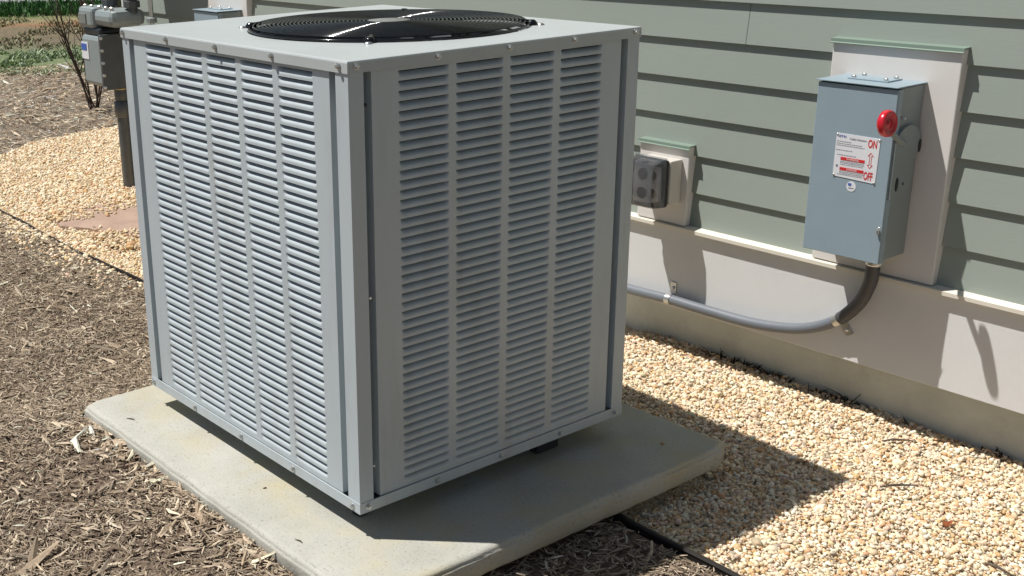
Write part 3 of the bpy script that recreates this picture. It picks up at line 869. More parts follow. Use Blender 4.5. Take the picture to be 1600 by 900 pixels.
def strap(i_x, up):
    k_ = min(range(len(cpts)), key=lambda i: abs(cpts[i].x - i_x)); p = cpts[k_]; t_ = (cpts[k_ + 1] - cpts[k_ - 1]).normalized()
    o = MB()
    n = Vector((-t_.z, 0, t_.x)) * (1 if up else -1)
    vs_, fs_ = [], []
    for s_ in (-0.009, 0.009):
        for a in np.linspace(-0.35, math.pi + 0.1, 12):
            vs_.append(p + t_ * s_ + 0.0165 * (math.cos(a) * n * -1 + math.sin(a) * Vector((0, -1, 0))))
    fs_ = [(i, i + 1, i + 13, i + 12) for i in range(11)]
    o.add(vs_, fs_, True)
    s1 = o.build('strap', 'zinc', con)
    c = p + n * 0.032; u_ = t_ * 0.0105; w_ = n * 0.017
    o = MB(); yb, yf = WY - 0.0112, WY - 0.0145
    cs = [c - u_ - w_, c + u_ - w_, c + u_ + w_, c - u_ + w_]
    o.add([(q.x, yb, q.z) for q in cs] + [(q.x, yf, q.z) for q in cs], [(0, 1, 2, 3), (4, 5, 6, 7), (0, 1, 5, 4), (1, 2, 6, 5), (2, 3, 7, 6), (3, 0, 4, 7)])
    o.lathe((c.x, yf, c.z), (0, -1, 0), [(0.006, 0), (0.005, 0.004), (0.002, 0.005)], 10)
    o.build('strap_tab', 'zinc', s1)
strap(-0.439, True)
strap(0.112, False)

# ------------------------------------------------------------------ covered outlet
out = thing('outdoor_outlet', 'beige outdoor outlet under a smoky clear cover beside the unit', 'outlet', (-0.48, WY - 0.02, 0.3 + Z0))
yb = WY - 0.0205
o = MB(); o.box(-0.545, -0.4300, yb - 0.050, yb, 0.318 + Z0, 0.446 + Z0, 0.003); o.build('outlet_box', 'outlet_beige', out)
o = MB(); o.box(-0.550, -0.4360, yb - 0.060, yb - 0.0505, 0.312 + Z0, 0.449 + Z0, 0.003); o.build('gasket_plate', 'outlet_dark', out)
o = MB(); o.box(-0.525, -0.462, yb - 0.0665, yb - 0.0605, 0.33 + Z0, 0.43 + Z0, 0.004); rec = o.build('receptacle', 'outlet_beige', out)
for zc in (0.355, 0.405):
    o = MB(); o.lathe((-0.493, yb - 0.0667, zc + Z0), (0, -1, 0), [(0.016, 0), (0.016, 0.003)], 18, False); o.build('socket', 'outlet_dark', rec)
# bubble cover shell: hollow dome with thickness
def shell(x0, x1, z0, z1, ya, yb_, dep):
    o = MB()
    nx, nz = 8, 8; GX = [-1, -0.93, -0.86, -0.5, 0, 0.5, 0.86, 0.93, 1]
    def surf(off):
        g_ = []
        for i in range(nx + 1):
            for j in range(nz + 1):
                a, b_ = GX[i], GX[j]
                q = max(abs(a), abs(b_))
                d_ = dep * (1 - 0.16 * b_ * b_ - 0.05 * a * a) if q < 0.999 else 0
                g_.append(((x0 + x1) / 2 + a * ((x1 - x0) / 2 - off), ya - d_ * (1 - off * 8) - 0.0 + 0 * off, (z0 + z1) / 2 + b_ * ((z1 - z0) / 2 - off)))
        return g_
    A, B_ = surf(0), surf(0.0025)
    f = [(i * (nz + 1) + j, (i + 1) * (nz + 1) + j, (i + 1) * (nz + 1) + j + 1, i * (nz + 1) + j + 1) for i in range(nx) for j in range(nz)]
    m_ = len(A)
    o.add(A + B_, f + [tuple(q + m_ for q in reversed(x_)) for x_ in f], True)
    return o
o = shell(-0.552, -0.437, 0.311 + Z0, 0.452 + Z0, yb - 0.0605, 0, 0.058); o.build('bubble_cover', 'clear_cover', out)
o = MB(); o.box(-0.553, -0.436, yb - 0.0625, yb - 0.0605, 0.4505 + Z0, 0.456 + Z0, 0.0008); o.build('hinge', 'clear_cover', out)

# ------------------------------------------------------------------ gas meter set at the far end of the wall
gm = thing('gas_meter', 'grey gas meter with riser pipe standing in the gravel behind the unit', 'gas meter', (-3.60, 1.25, 0))
o = MB(); px, py = -3.600, 1.262
o.cyl((px, py, -0.03), (px, py, 0.36), 0.033, 20); rp = o.build('riser_pipe', 'pipe_grey', gm)
for z_, r_, h_ in ((0.345, 0.041, 0.075), (0.43, 0.036, 0.05)):
    o = MB(); o.lathe((px, py, z_), (0, 0, 1), [(0.034, 0), (r_, 0.004), (r_, h_), (0.034, h_ + 0.004)], 20); o.build('coupling', 'pipe_grey', gm)
o = MB(); o.cyl((px, py, 0.40), (px, py, 0.52), 0.031, 18); o.build('pipe_stub', 'pipe_grey', gm)
o = MB(); o.lathe((px, py, 0.478), (0, 0, 1), [(0.033, 0), (0.037, 0.002), (0.037, 0.010), (0.033, 0.012)], 18); o.build('brass_ring', 'brass', gm)
mx0, mx1, my0, my1 = -3.80, -3.575, 1.165, 1.33
o = MB(); o.box(mx0, mx1, my0, my1, 0.495, 0.735, 0.022); body = o.build('meter_body', 'meter_grey', gm)
o = MB(); o.box(mx1 - 0.006, mx1 + 0.014, my0 - 0.01, my1 + 0.01, 0.485, 0.745, 0.005); fl = o.build('flange', 'pipe_grey', gm)
for z_ in np.linspace(0.50, 0.73, 5):
    for y_ in (my0 - 0.004, my1 + 0.004):
        o = MB(); o.lathe((mx1 + 0.012, y_, z_), (1, 0, 0), [(0.008, 0), (0.008, 0.010), (0.005, 0.012)], 6, False); o.build('bolt', 'zinc', fl)
o = MB(); o.box(mx0 + 0.01, mx0 + 0.085, my0 - 0.003, my0 + 0.001, 0.62, 0.70); ip = o.build('data_plate', 'plate_white', body)
o = MB(); o.box(mx0 + 0.014, mx0 + 0.07, my0 - 0.005, my0 - 0.0032, 0.662, 0.692); o.build('emblem', 'ink_blue', ip)
o = MB(); o.box(mx0 + 0.02, mx1 - 0.02, my0 + 0.01, my1 - 0.01, 0.735, 0.77, 0.012); o.build('neck', 'dark_meter', gm)
o = MB(); o.box(mx0 - 0.005, mx1 - 0.07, my0 + 0.0, my1 - 0.02, 0.765, 0.865, 0.02); hd = o.build('index_housing', 'meter_grey', gm)
o = MB(); o.box(mx0 + 0.012, mx0 + 0.09, my0 - 0.005, my0 + 0.002, 0.785, 0.835, 0.003); o.build('index_window', 'hub_grey', hd)
o = MB(); o.box(mx1 - 0.075, mx1 + 0.13, my0 + 0.005, my1 + 0.02, 0.78, 0.86, 0.03); o.build('top_casting', 'meter_grey', gm)
for x_ in (mx0 + 0.03, mx0 + 0.10, mx1 - 0.04, mx1 + 0.03, mx1 + 0.09):
    o = MB(); o.lathe((x_, my0 + 0.03, 0.855), (0, 0, 1), [(0.010, 0), (0.010, 0.016), (0.006, 0.019)], 6, False); o.build('bolt', 'zinc', gm)
for x_, y_ in ((-3.66, 1.27), (-3.47, 1.29)):
    o = MB(); o.cyl((x_, y_, 0.84), (x_, y_, 1.45), 0.026, 16); o.build('service_pipe', 'pipe_grey', gm)
    for z_ in (0.865, 0.93):
        o = MB(); o.lathe((x_, y_, z_), (0, 0, 1), [(0.028, 0), (0.040, 0.003), (0.040, 0.030), (0.028, 0.034)], 8, False); o.build('union_nut', 'pipe_grey', gm)
o = MB(); o.cyl((-3.36, 1.33, 0.70), (-3.36, 1.33, 1.5), 0.011, 12); o.build('bonding_wire_pipe', 'zinc', gm)
for z_ in (0.73, 0.80):
    o = MB(); o.lathe((-3.36, 1.33, z_), (0, 0, 1), [(0.012, 0), (0.026, 0.003), (0.026, 0.022), (0.012, 0.026)], 8, False); o.build('fitting', 'meter_grey', gm)
o = MB(); o.tube([(-3.36, 1.33, 0.71), (-3.38, 1.31, 0.69), (-3.42, 1.30, 0.70), (-3.435, 1.30, 0.66)], 0.012, 8); o.build('elbow', 'zinc', gm)
o = MB(); o.box(-3.66, -3.40, 1.27, 1.50, 1.05, 1.55, 0.02); o.build('upper_cabinet', 'meter_grey', gm)
# regulator beyond the corner
rg = thing('gas_regulator', 'black gas regulator box behind the grey meter at the top edge', 'regulator', (-4.35, 1.66, 0))
o = MB(); o.box(-4.62, -4.32, 1.58, 1.80, 0.845, 1.30, 0.02); o.build('housing', 'dark_meter', rg)
o = MB(); o.cyl((-4.18, 1.66, -0.03), (-4.18, 1.66, 1.3), 0.035, 14); o.build('standpipe', 'dark_meter', rg)
for z_ in (0.86, 0.93, 1.0):
    o = MB(); o.lathe((-4.18, 1.66, z_), (0, 0, 1), [(0.036, 0), (0.062, 0.004), (0.062, 0.03), (0.036, 0.034)], 8, False); o.build('flange', 'dark_meter', rg)
for z_, x_ in ((0.90, -4.29), (0.96, -4.27), (0.91, -4.08)):
    o = MB(); o.lathe((x_, 1.60, z_), (0, -1, 0), [(0.012, 0), (0.012, 0.01), (0.007, 0.014)], 6, False); o.build('bolt', 'zinc', rg)
o = MB(); o.box(-4.36, -4.06, 1.615, 1.75, 0.84, 1.1, 0.03); o.build('valve_body', 'dark_meter', rg)

# ------------------------------------------------------------------ concrete pad
def pad():
    n_ = 56
    per = []
    def side(p, q, k):
        for i in range(k): per.append((p[0] + (q[0] - p[0]) * i / k, p[1] + (q[1] - p[1]) * i / k))
    rc = 0.016
    side((PX0 + rc, PY0), (PX1 - rc, PY0), n_); side((PX1, PY0 + rc), (PX1, PY1 - rc), n_)
    side((PX1 - rc, PY1), (PX0 + rc, PY1), n_); side((PX0, PY1 - rc), (PX0, PY0 + rc), n_)
    c = Vector(((PX0 + PX1) / 2, (PY0 + PY1) / 2))
    hx, hy = (PX1 - PX0) / 2, (PY1 - PY0) / 2
    levels = [(0.0125, 0.0), (0.0115, -0.0001), (0.0070, -0.0010), (0.0030, -0.0035), (0.0012, -0.0075), (0.0008, -0.0115), (-0.0016, -0.0125), (-0.0024, -0.0150), (-0.0020, -0.0480), (0.0005, -0.0520), (0.07, -0.054), (0.10, -0.13)]
    vs_, fs_ = [], []
    m_ = len(per)
    jit = rng.normal(0, 0.0007, m_)
    jit = (jit + np.roll(jit, 1) + np.roll(jit, -1)) / 1.6
    for li, (ins, dz) in enumerate(levels):
        for i, (x, y) in enumerate(per):
            sx = (hx - ins) / hx; sy = (hy - ins) / hy
            j = jit[i] + rng.normal(0, 0.00035)
            k_ = 0 if li in (0, 10, 11) else 1
            vs_.append((c.x + (x - c.x) * (sx + k_ * j / hx), c.y + (y - c.y) * (sy + k_ * j / hy), PZ + dz + (rng.normal(0, 0.0004) if 1 < li < 10 else 0)))
    for li in range(len(levels) - 1):
        for i in range(m_):
            a, b_ = li * m_ + i, li * m_ + (i + 1) % m_
            fs_.append((a, b_, b_ + m_, a + m_))
    o = MB(); o.add(vs_, fs_, True); o.add(vs_[:m_], [tuple(range(m_))], False)
    me = bpy.data.meshes.new('concrete_pad')
    return o.build('concrete_pad', 'pad_concrete')
tag(pad(), 'pale concrete equipment pad under the air conditioner unit', 'concrete pad')

# ------------------------------------------------------------------ air conditioner
ac = thing('air_conditioner', 'large grey louvered air conditioner unit standing on the concrete pad', 'air conditioner', (-0.45, 0.388, PZ))
zb, zt = Z0, Z0 + H                         # base pan bottom, lid top
LIP = 0.0225
Zl0, Zl1 = zb + 0.0235, zt - LIP            # panel range
# base pan
o = MB()
for (x0, x1, y0, y1) in ((-W - .001, .001, -.001, .0015), (-W - .001, .001, D_ - .0015, D_ + .001), (-W - .001, -W + .0015, .0015, D_ - .0015), (-.0015, .001, .0015, D_ - .0015)):
    o.box(x0, x1, y0, y1, zb, Zl0)
o.box(-W + 0.0015, -0.0015, 0.0015, D_ - 0.0015, zb + 0.004, zb + 0.007)
base = o.build('base_pan', 'cabinet_paint', ac)
# corner posts: L-shaped with an inward return
def post(cx, cy, sx, sy, wx, wy):
    o = MB(); t = 0.0016; e = 0.0
    X = lambda d: cx + sx * d; Y = lambda d: cy + sy * d
    dd = 0.028
    def bx(xa, xb, ya, yb): o.box(min(xa, xb), max(xa, xb), min(ya, yb), max(ya, yb), Zl0 - 0.004 + 0.0041, Zl1)
    bx(X(0), X(wx), Y(0), Y(t)); bx(X(0), X(t), Y(t), Y(wy))
    bx(X(wx - t), X(wx), Y(t), Y(dd)); bx(X(t), X(dd), Y(wy - t), Y(wy))
    bx(X(wx), X(wx + 0.06), Y(dd - t), Y(dd)); bx(X(dd - t), X(dd), Y(wy), Y(wy + 0.06))
    return o.build('corner_post', 'cabinet_paint', ac)
post(0, 0, -1, 1, 0.039, 0.0345)
post(-W, 0, 1, 1, 0.034, 0.0345)
post(0, D_, -1, -1, 0.039, 0.036)
post(-W, D_, 1, -1, 0.034, 0.036)

# louver: a slit with an inward-bent flap; covers one whole cell of the panel
PITCH = 0.01878; ROWS = 45
def louver_mesh(width):
    xs = [0, .018, .04, .07, .11, .5, .89, .93, .96, .982, 1]
    ex = [0, .42, .72, .92, 1, 1, 1, .92, .72, .42, 0]
    ts = [0.0, 0.10, 0.22, 0.36, 0.50, 0.64, 0.76, 1.0]
    te, dep, t0 = 0.68, 0.0095, 0.18
    vs_, fs_ = [], []
    for x, e in zip(xs, ex):
        for t in ts:
            tt = t0 * e + t * (1 - t0 * e)
            u_ = min(1, (t) / te)
            g_ = 1 - math.sin(math.pi / 2 * u_)
            vs_.append((x * width, dep * e * g_, -tt * PITCH))
    n = len(ts)
    for i in range(len(xs) - 1):
        for j in range(n - 1):
            fs_.append((i * n + j, i * n + j + 1, (i + 1) * n + j + 1, (i + 1) * n + j))
    o = MB(); o.add(vs_, fs_, True)
    me = bpy.data.meshes.new('louver')
    me.from_pydata(vs_, [], fs_)
    me.polygons.foreach_set('use_smooth', [True] * len(fs_))
    me.materials.append(MATS['cabinet_paint'])
    return me

def panel(name, origin, rotz, length, cols, cw, ztop, label=None):
    """local frame: x along the face, y inward; origin at the start of the face (world), panel outer plane at y = inset"""
    R_ = Matrix.Rotation(rotz, 4, 'Z'); inset = 0.003
    def w_(p): return Vector(origin) + R_ @ Vector(p)
    rows_h = ROWS * PITCH; z1 = ztop; z0 = ztop - rows_h
    o = MB()
    a, b_ = length
    def sheet(x0, x1, za, zc):
        o.add([w_((x0, inset, za)), w_((x1, inset, za)), w_((x1, inset, zc)), w_((x0, inset, zc))], [(0, 1, 2, 3)])
    sheet(a, b_, z1, Zl1); sheet(a, b_, Zl0, z0)
    xs = [a]
    for c in cols: xs += [c, c + cw]
    xs.append(b_)
    for i in range(0, len(xs), 2): sheet(xs[i], xs[i + 1], z0, z1)
    # returns at both ends
    for x in (a, b_):
        o.add([w_((x, inset, Zl0)), w_((x, inset + 0.027, Zl0)), w_((x, inset + 0.027, Zl1)), w_((x, inset, Zl1))], [(0, 1, 2, 3)])
    p_ = o.build(name, 'cabinet_paint', ac)
    cells = []
    for c in cols:
        for r in range(ROWS):
            cells.append((w_((c, inset, z1 - r * PITCH)), rotz))
    return p_, cells

zf = Z0 + 0.8745
fcols = [-0.789 + 0.1385 * i for i in range(5)]
scols = [0.117 + 0.1413 * i for i in range(4)]
pf, cf_ = panel('front_panel', (0, 0, 0), 0, (-0.848, -0.0625), fcols, 0.119, zf)
ps, cs_ = panel('side_panel', (0, 0, 0), math.pi / 2, (0.054, 0.7223), scols, 0.122, zf + 0.001)
LF, LS = louver_mesh(0.119), louver_mesh(0.122)
cells = [(l, r, pf, LF) for l, r in cf_] + [(l, r, ps, LS) for l, r in cs_]
def shown(c):
    return abs(0.76 if c[2] is ps else 0.56) / (c[0] - Vector(CAM)).length ** 2
order = sorted(range(len(cells)), key=lambda i: -shown(cells[i]))
solo = set(order[:300])
rest = {}
for i, (l, r, pp, me) in enumerate(cells):
    if i in solo: inst('louver', me, pp, l, r)
    else: rest.setdefault(pp.name, (pp, []))[1].append((l, r, me))
for pp, lst in rest.values():
    vs_, fs_ = [], []
    for l, r, me in lst:
        M_ = Matrix.Translation(l) @ Matrix.Rotation(r, 4, 'Z'); off = len(vs_)
        vs_ += [M_ @ v.co for v in me.vertices]; fs_ += [tuple(q + off for q in p_.vertices) for p_ in me.polygons]
    me2 = bpy.data.meshes.new('louver_field'); org = ROOT[pp.name]
    me2.from_pydata([tuple(v - org) for v in vs_], [], fs_); me2.polygons.foreach_set('use_smooth', [True] * len(fs_))
    me2.materials.append(MATS['cabinet_paint'])
    o = _link(bpy.data.objects.new('louver_field', me2), pp); o['kind'] = 'stuff'
# the two faces turned away
for nm, org, rz, ln in (('rear_panel', (0, D_, 0), math.pi, (0.062, W - 0.06)), ('far_panel', (-W, D_, 0), -math.pi / 2, (0.054, 0.722))):
    cols = [ln[0] + 0.065 + i * 0.139 for i in range(5 if nm == 'rear_panel' else 4)]
    pp, cl = panel(nm, org, rz, ln, cols, 0.119, zf)
    vs_, fs_ = [], []
    for l, r in cl:
        M_ = Matrix.Translation(l) @ Matrix.Rotation(r, 4, 'Z'); off = len(vs_)
        vs_ += [M_ @ v.co for v in LF.vertices]; fs_ += [tuple(q + off for q in p_.vertices) for p_ in LF.polygons]
    me2 = bpy.data.meshes.new('louver_field'); og = ROOT[pp.name]
    me2.from_pydata([tuple(v - og) for v in vs_], [], fs_); me2.polygons.foreach_set('use_smooth', [True] * len(fs_))
    me2.materials.append(MATS['cabinet_paint'])
    o = _link(bpy.data.objects.new('louver_field', me2), pp); o['kind'] = 'stuff'
# coil behind the louvers
o = MB(); c0, c1 = 0.040, 0.066
for (x0, x1, y0, y1) in ((-W + c0, -c0, c0, c1), (-W + c0, -c0, D_ - c1, D_ - c0), (-W + c0, -W + c1, c1, D_ - c1), (-c1, -c0, c1, D_ - c1)):
    o.box(x0, x1, y0, y1, zb + 0.008, zt - 0.03)
o.build('coil', 'coil_dark', ac)
# lid with round fan opening and folded flange
FC = Vector((-0.422, 0.424, zt)); FR = 0.318
o = MB(); e = 0.0025; n = 96
x0, x1, y0, y1 = -W - e, e, -e, D_ + e
br = 0.004
sq, ci = [], []
for i in range(n):
    a = 2 * math.pi * i / n
    dx, dy = math.cos(a), math.sin(a)
    ci.append((FC.x + FR * dx, FC.y + FR * dy, zt))
    tx = ((x1 - br if dx > 0 else x0 + br) - FC.x) / dx if abs(dx) > 1e-9 else 1e9
    ty = ((y1 - br if dy > 0 else y0 + br) - FC.y) / dy if abs(dy) > 1e-9 else 1e9
    t = min(tx, ty); sq.append([FC.x + t * dx, FC.y + t * dy, zt])
for cx_ in (x0 + br, x1 - br):               # snap nearest samples onto the corners
    for cy_ in (y0 + br, y1 - br):
        k_ = min(range(n), key=lambda i: (sq[i][0] - cx_) ** 2 + (sq[i][1] - cy_) ** 2); sq[k_][0] = cx_; sq[k_][1] = cy_
def outset(q, d, z_):
    x, y = q[0], q[1]
    x = x1 - br + d if x > x1 - br - 1e-5 else (x0 + br - d if x < x0 + br + 1e-5 else x)
    y = y1 - br + d if y > y1 - br - 1e-5 else (y0 + br - d if y < y0 + br + 1e-5 else y)
    return (x, y, z_)
rings = [[(FC.x + (FR - 0.004) * (c[0] - FC.x) / FR, FC.y + (FR - 0.004) * (c[1] - FC.y) / FR, zt - 0.03) for c in ci],
         [(FC.x + (FR - 0.003) * (c[0] - FC.x) / FR, FC.y + (FR - 0.003) * (c[1] - FC.y) / FR, zt - 0.003) for c in ci], ci,
         [tuple(q) for q in sq], [outset(q, br * 0.7, zt - br * 0.3) for q in sq], [outset(q, br, zt - br) for q in sq], [outset(q, br, Zl1) for q in sq], [outset(q, br - 0.0015, Zl1) for q in sq]]
vs_ = [p_ for r_ in rings for p_ in r_]; fs_ = []
for li in range(len(rings) - 1):
    for i in range(n):
        a, b_ = li * n + i, li * n + (i + 1) % n
        fs_.append((a, b_, b_ + n, a + n))
o.add(vs_, fs_, False)
lid = o.build('lid', 'lid_paint', ac)
# fan orifice, motor and blades
o = MB()
vs_, fs_ = [], []
for z_, r_ in ((zt - 0.031, FR - 0.004), (zt - 0.07, FR - 0.012), (zt - 0.16, FR - 0.014)):
    for i in range(64):
        a = 2 * math.pi * i / 64; vs_.append((FC.x + r_ * math.cos(a), FC.y + r_ * math.sin(a), z_))
for li in range(2):
    for i in range(64):
        a, b_ = li * 64 + i, li * 64 + (i + 1) % 64; fs_.append((a, b_, b_ + 64, a + 64))
o.add(vs_, fs_, True); o.build('fan_orifice', 'orifice', ac)
o = MB(); o.lathe((FC.x, FC.y, zt - 0.24), (0, 0, 1), [(0.07, 0), (0.075, 0.01), (0.075, 0.12), (0.05, 0.14), (0.01, 0.145)], 28); o.build('fan_motor', 'fan_dark', ac)
for k_ in range(3):
    a0 = math.radians(25 + 120 * k_); vs_ = []
    for j in range(7):
        r_ = 0.06 + 0.235 * j / 6; half = math.radians(24 + 14 * j / 6)
        for t_ in np.linspace(-1, 1, 6):
            a = a0 + half * t_ + 0.25 * j / 6
            vs_.append((FC.x + r_ * math.cos(a), FC.y + r_ * math.sin(a), zt - 0.10 - 0.030 * t_))
    fs_ = [(j * 6 + i, j * 6 + i + 1, (j + 1) * 6 + i + 1, (j + 1) * 6 + i) for j in range(6) for i in range(5)]
    o = MB(); o.add(vs_, fs_, True); o.build('fan_blade', 'fan_dark', ac)
# wire guard
o = MB(); GR = 0.313; zg = zt + 0.0095
def gz(r): return zg + 0.004 * (1 - (r / GR) ** 2) - (0.006 if r > GR - 0.004 else 0)
radii = np.linspace(0.048, GR, 30)
for r_ in radii: o.ring((FC.x, FC.y, gz(r_)), r_, 0.0019 if r_ < GR - 0.001 else 0.003, 84, 6)
for k_ in range(8):
    a = math.radians(45 * k_ + 22.5)
    pts = [(FC.x + r_ * math.cos(a), FC.y + r_ * math.sin(a), gz(r_) - 0.0035) for r_ in np.linspace(0.03, GR, 8)]
    o.tube(pts, 0.0022, 6)
guard = o.build('fan_guard', 'black_wire', ac)
o = MB(); o.lathe((FC.x, FC.y, zg + 0.001), (0, 0, 1), [(0.048, 0), (0.050, 0.002), (0.049, 0.004), (0.001, 0.0052)], 32); o.build('hub_cap', 'hub_grey', guard)
for sx, sy in ((-1, -1), (1, -1), (1, 1), (-1, 1)):
    c = Vector((FC.x + sx * 0.2225, FC.y + sy * 0.2225, zt))
    d_ = Vector((sx, sy, 0)).normalized()
    o = MB(); o.lathe(c + d_ * 0.002 + Vector((0, 0, 0.0)), (0, 0, 1), [(0.013, 0), (0.013, 0.005), (0.009, 0.010), (0.006, 0.012)], 10)
    o.tube([c - d_ * 0.022 + Vector((0, 0, 0.010)), c + d_ * 0.002 + Vector((0, 0, 0.007))], 0.005, 6); o.build('mounting_clip', 'black_wire', guard)
    o = MB(); o.lathe((FC.x + sx * 0.238, FC.y + sy * 0.238, zt), (0, 0, 1), [(0.009, 0), (0.0085, 0.002), (0.005, 0.004)], 14); o.build('stud', 'zinc', lid)
# screws
def screws(parent, pts):
    for p_, rz in pts:
        inst('screw', SCREW, parent, p_, rz)
screws(lid, [((x, -0.0026, zt - 0.0105), 0) for x in (-0.8874, -0.6748, -0.4601, -0.2452, -0.0235)])
screws(lid, [((0.0026, y, zt - 0.0105), math.pi / 2) for y in (0.0171, 0.2077, 0.3913, 0.5739, 0.7601)])
screws(base, [((x, -0.0011, zb + 0.011), 0) for x in (-0.8872, -0.6718, -0.4565, -0.2413, -0.0246)])
screws(base, [((0.0011, y, zb + 0.0125), math.pi / 2) for y in (0.0206, 0.2028, 0.386, 0.5692, 0.7522)])
for z_ in (0.822, 0.453, 0.098):
    o = MB(); o.lathe((0.0005, 0.0375, z_ + Z0), (1, 0, 0), [(0.0034, -0.004), (0.0034, 0.0005), (0.002, 0.0015)], 8); o.build('rivet', 'rubber' if z_ > 0.5 else 'zinc', ac)
for x_, y_ in ((-0.085, 0.06), (-0.060, 0.58), (-W + 0.22, 0.16), (-W + 0.22, 0.58)):
    o = MB(); o.box(x_ - 0.014, x_ + 0.014, y_ - (0.012 if y_ < 0.1 else 0.035), y_ + (0.012 if y_ < 0.1 else 0.035), PZ, zb + 0.0035, 0.004); o.build('foot', 'rubber', ac)

# ------------------------------------------------------------------ stepping stone
o = MB()
pl = [(-3.20, 0.690), (-3.28, 0.80), (-3.33, 0.90), (-3.25, 1.06), (-3.12, 1.13), (-2.86, 1.16), (-2.60, 1.12), (-2.50, 1.00), (-2.56, 0.87), (-2.74, 0.83), (-2.86, 0.76), (-2.93, 0.74), (-3.06, 0.675)]
top = [(x + 0.008 * rng.normal(), y + 0.008 * rng.normal()) for x, y in pl]
cx_, cy_ = -2.9, 0.92
n = len(top)
vs_ = [(x, y, -0.02) for x, y in top] + [(x, y, 0.012 + 0.002 * rng.normal()) for x, y in top] + [(cx_ + (x - cx_) * 0.95, cy_ + (y - cy_) * 0.95, 0.018) for x, y in top]
fs_ = [(l * n + i, l * n + (i + 1) % n, (l + 1) * n + (i + 1) % n, (l + 1) * n + i) for l in range(2) for i in range(n)] + [tuple(range(2 * n, 3 * n))]
o.add(vs_, fs_)
tag(o.build('stepping_stone', 'flagstone'), 'reddish brown flagstone sunk in the gravel left of the unit', 'flagstone')
# gravel strewn on it
q = np.column_stack([rng.uniform(-3.32, -2.5, 1500), rng.uniform(0.68, 1.14, 1500)])
q = q[(vnoise(q[:, 0] * 3, q[:, 1] * 3, 41) > 0.12) | (q[:, 0] < -3.12)]
stones('gravel', np.column_stack([q, np.full(len(q), 0.021)]), 0.0066, 1, 'scattered pebbles lying on the reddish flagstone', warm=(0.95, 0.85, 0.68))

# ------------------------------------------------------------------ bare shrub
sh = thing('bare_shrub', 'leafless thin stemmed shrub in the soil beyond the gravel', 'shrub', (-6.07, 2.22, 0))
for k_ in range(9):
    a = random.uniform(0, 6.28); lean = random.uniform(0.05, 0.42)
    L_ = random.uniform(0.55, 0.95); p = Vector((-6.07 + random.uniform(-0.04, 0.04), 2.22 + random.uniform(-0.04, 0.04), -0.03))
    d_ = Vector((math.cos(a) * lean, math.sin(a) * lean, 1)).normalized()
    pts = [p.copy()]
    for j in range(7):
        d_ = (d_ + Vector((random.uniform(-.09, .09), random.uniform(-.09, .09), 0.02))).normalized(); p = p + d_ * L_ / 7; pts.append(p.copy())
    o = MB(); o.tube(pts, [0.0068 - 0.0006 * j for j in range(8)], 6)
    for j in (2, 3, 4, 5, 6):
        for rep in range(2):
            bd = (d_ + Vector((random.uniform(-.7, .7), random.uniform(-.7, .7), random.uniform(0, .4)))).normalized()
            s_ = pts[j]; l_ = random.uniform(0.12, 0.28)
            o.tube([s_, s_ + bd * l_ * 0.5, s_ + bd * l_ + Vector((0, 0, 0.03))], [0.0034, 0.0026, 0.0014], 5)
    o.build('stem', 'bark', sh)

# ------------------------------------------------------------------ litter on the gravel
for i, (x, y, L_, a, lab) in enumerate([(0.325, 1.455, 0.075, 0.9, 'short grey twig on the gravel nearest the house wall'), (0.47, 1.21, 0.085, 0.95, 'thin grey twig on the gravel right of the unit shadow'),
                          (0.79, 1.04, 0.06, -0.1, 'grey wood sliver on the gravel at the lower right')]):
    o = MB(); d_ = Vector((math.cos(a), math.sin(a), 0)); gz_ = float(gslope(x, y))
    o.tube([Vector((x, y, gz_ + 0.010)) - d_ * L_ / 2, Vector((x, y, gz_ + 0.014)) - d_ * L_ * 0.1, Vector((x, y, gz_ + 0.011)) + d_ * L_ / 2], [0.0020, 0.0032, 0.0014], 6)
    tag(o.build('twig', 'twig'), lab, 'twig', 'twigs on the gravel')
o = MB()
c = Vector((0.628, 1.133, -0.010)); vs_ = []
for i in range(10):
    a = 2 * math.pi * i / 10; vs_.append(c + Vector((0.009 * math.cos(a) * (1 + 0.2 * math.cos(a)), 0.014 * math.sin(a), 0.004 * math.sin(2 * a))))
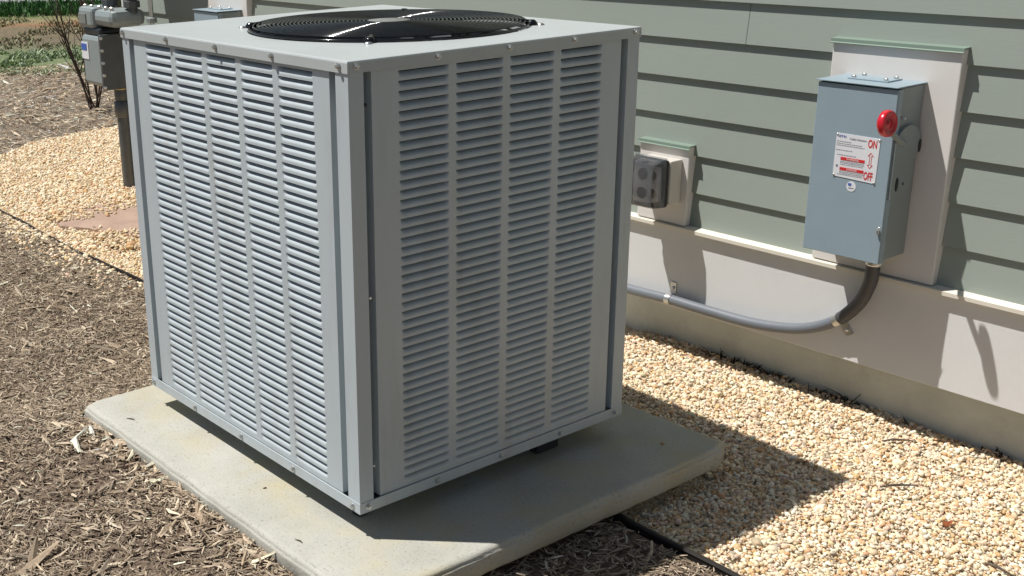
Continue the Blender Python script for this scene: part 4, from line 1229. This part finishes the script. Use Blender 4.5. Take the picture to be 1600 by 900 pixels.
vs_ += [v + Vector((0, 0, 0.0012)) for v in vs_]
o.add(vs_, [tuple(range(10))[::-1], tuple(range(10, 20))] + [(i, (i + 1) % 10, 10 + (i + 1) % 10, 10 + i) for i in range(10)])
tag(o.build('dead_leaf', 'leaf_brown'), 'small red brown dead leaf on the gravel at right', 'leaf')
o = MB(); o.lathe((0.100, 0.811, PZ), (0, 0, 1), [(0.0045, 0), (0.0055, 0.002), (0.004, 0.004), (0.001, 0.005)], 8)
tag(o.build('pebble', 'terracotta'), 'single reddish pebble lying on the shaded concrete pad', 'pebble')
N = 900
x = rng.uniform(-0.6, 1.1, N); y = 1.592 + np.abs(rng.normal(0, 0.016, N)) * -1
k_ = vnoise(x * 5, y * 0, 51) > 0.05
blades('weeds', np.column_stack([x, y, gslope(x, y)])[k_], 0.014, [(0.02, 0.02, 0.012), (0.03, 0.024, 0.015)], 'dark debris and weeds along the foot of the foundation', 'weeds', 0.8, 0.006)


# stray bits of mulch on the gravel, and chips on the pad
N = 420
q = np.column_stack([rng.uniform(-0.5, 1.1, N), YE + 0.015 + np.abs(rng.normal(0, 0.33, N))])
q = q[(q[:, 1] < 1.55) & ~in_pad(q[:, 0], q[:, 1], 0.0)]
chips('mulch', np.column_stack([q, gslope(q[:, 0], q[:, 1]) + 0.0075]), 0.011, 'stray mulch splinters scattered over the gravel', 0.8, 0.8)
for x, y, L_, a, lab in ((-0.845, -0.095, 0.024, 0.5, 'tiny dark splinter on the sunlit left end of the pad'), (-0.07, -0.105, 0.020, 0.2, 'small brown splinter on the pad near the front corner'),
                         (-0.31, -0.034, 0.008, 1.2, 'short brown splinter at the shadow edge on the pad')):
    o = MB(); d_ = Vector((math.cos(a), math.sin(a), 0)); c = Vector((x, y, PZ + 0.0012))
    o.tube([c - d_ * L_ / 2, c + Vector((0, 0.002, 0.0008)), c + d_ * L_ / 2], [0.0010, 0.0018, 0.0008], 5)
    tag(o.build('splinter', 'twig'), lab, 'splinter', 'splinters on the pad')
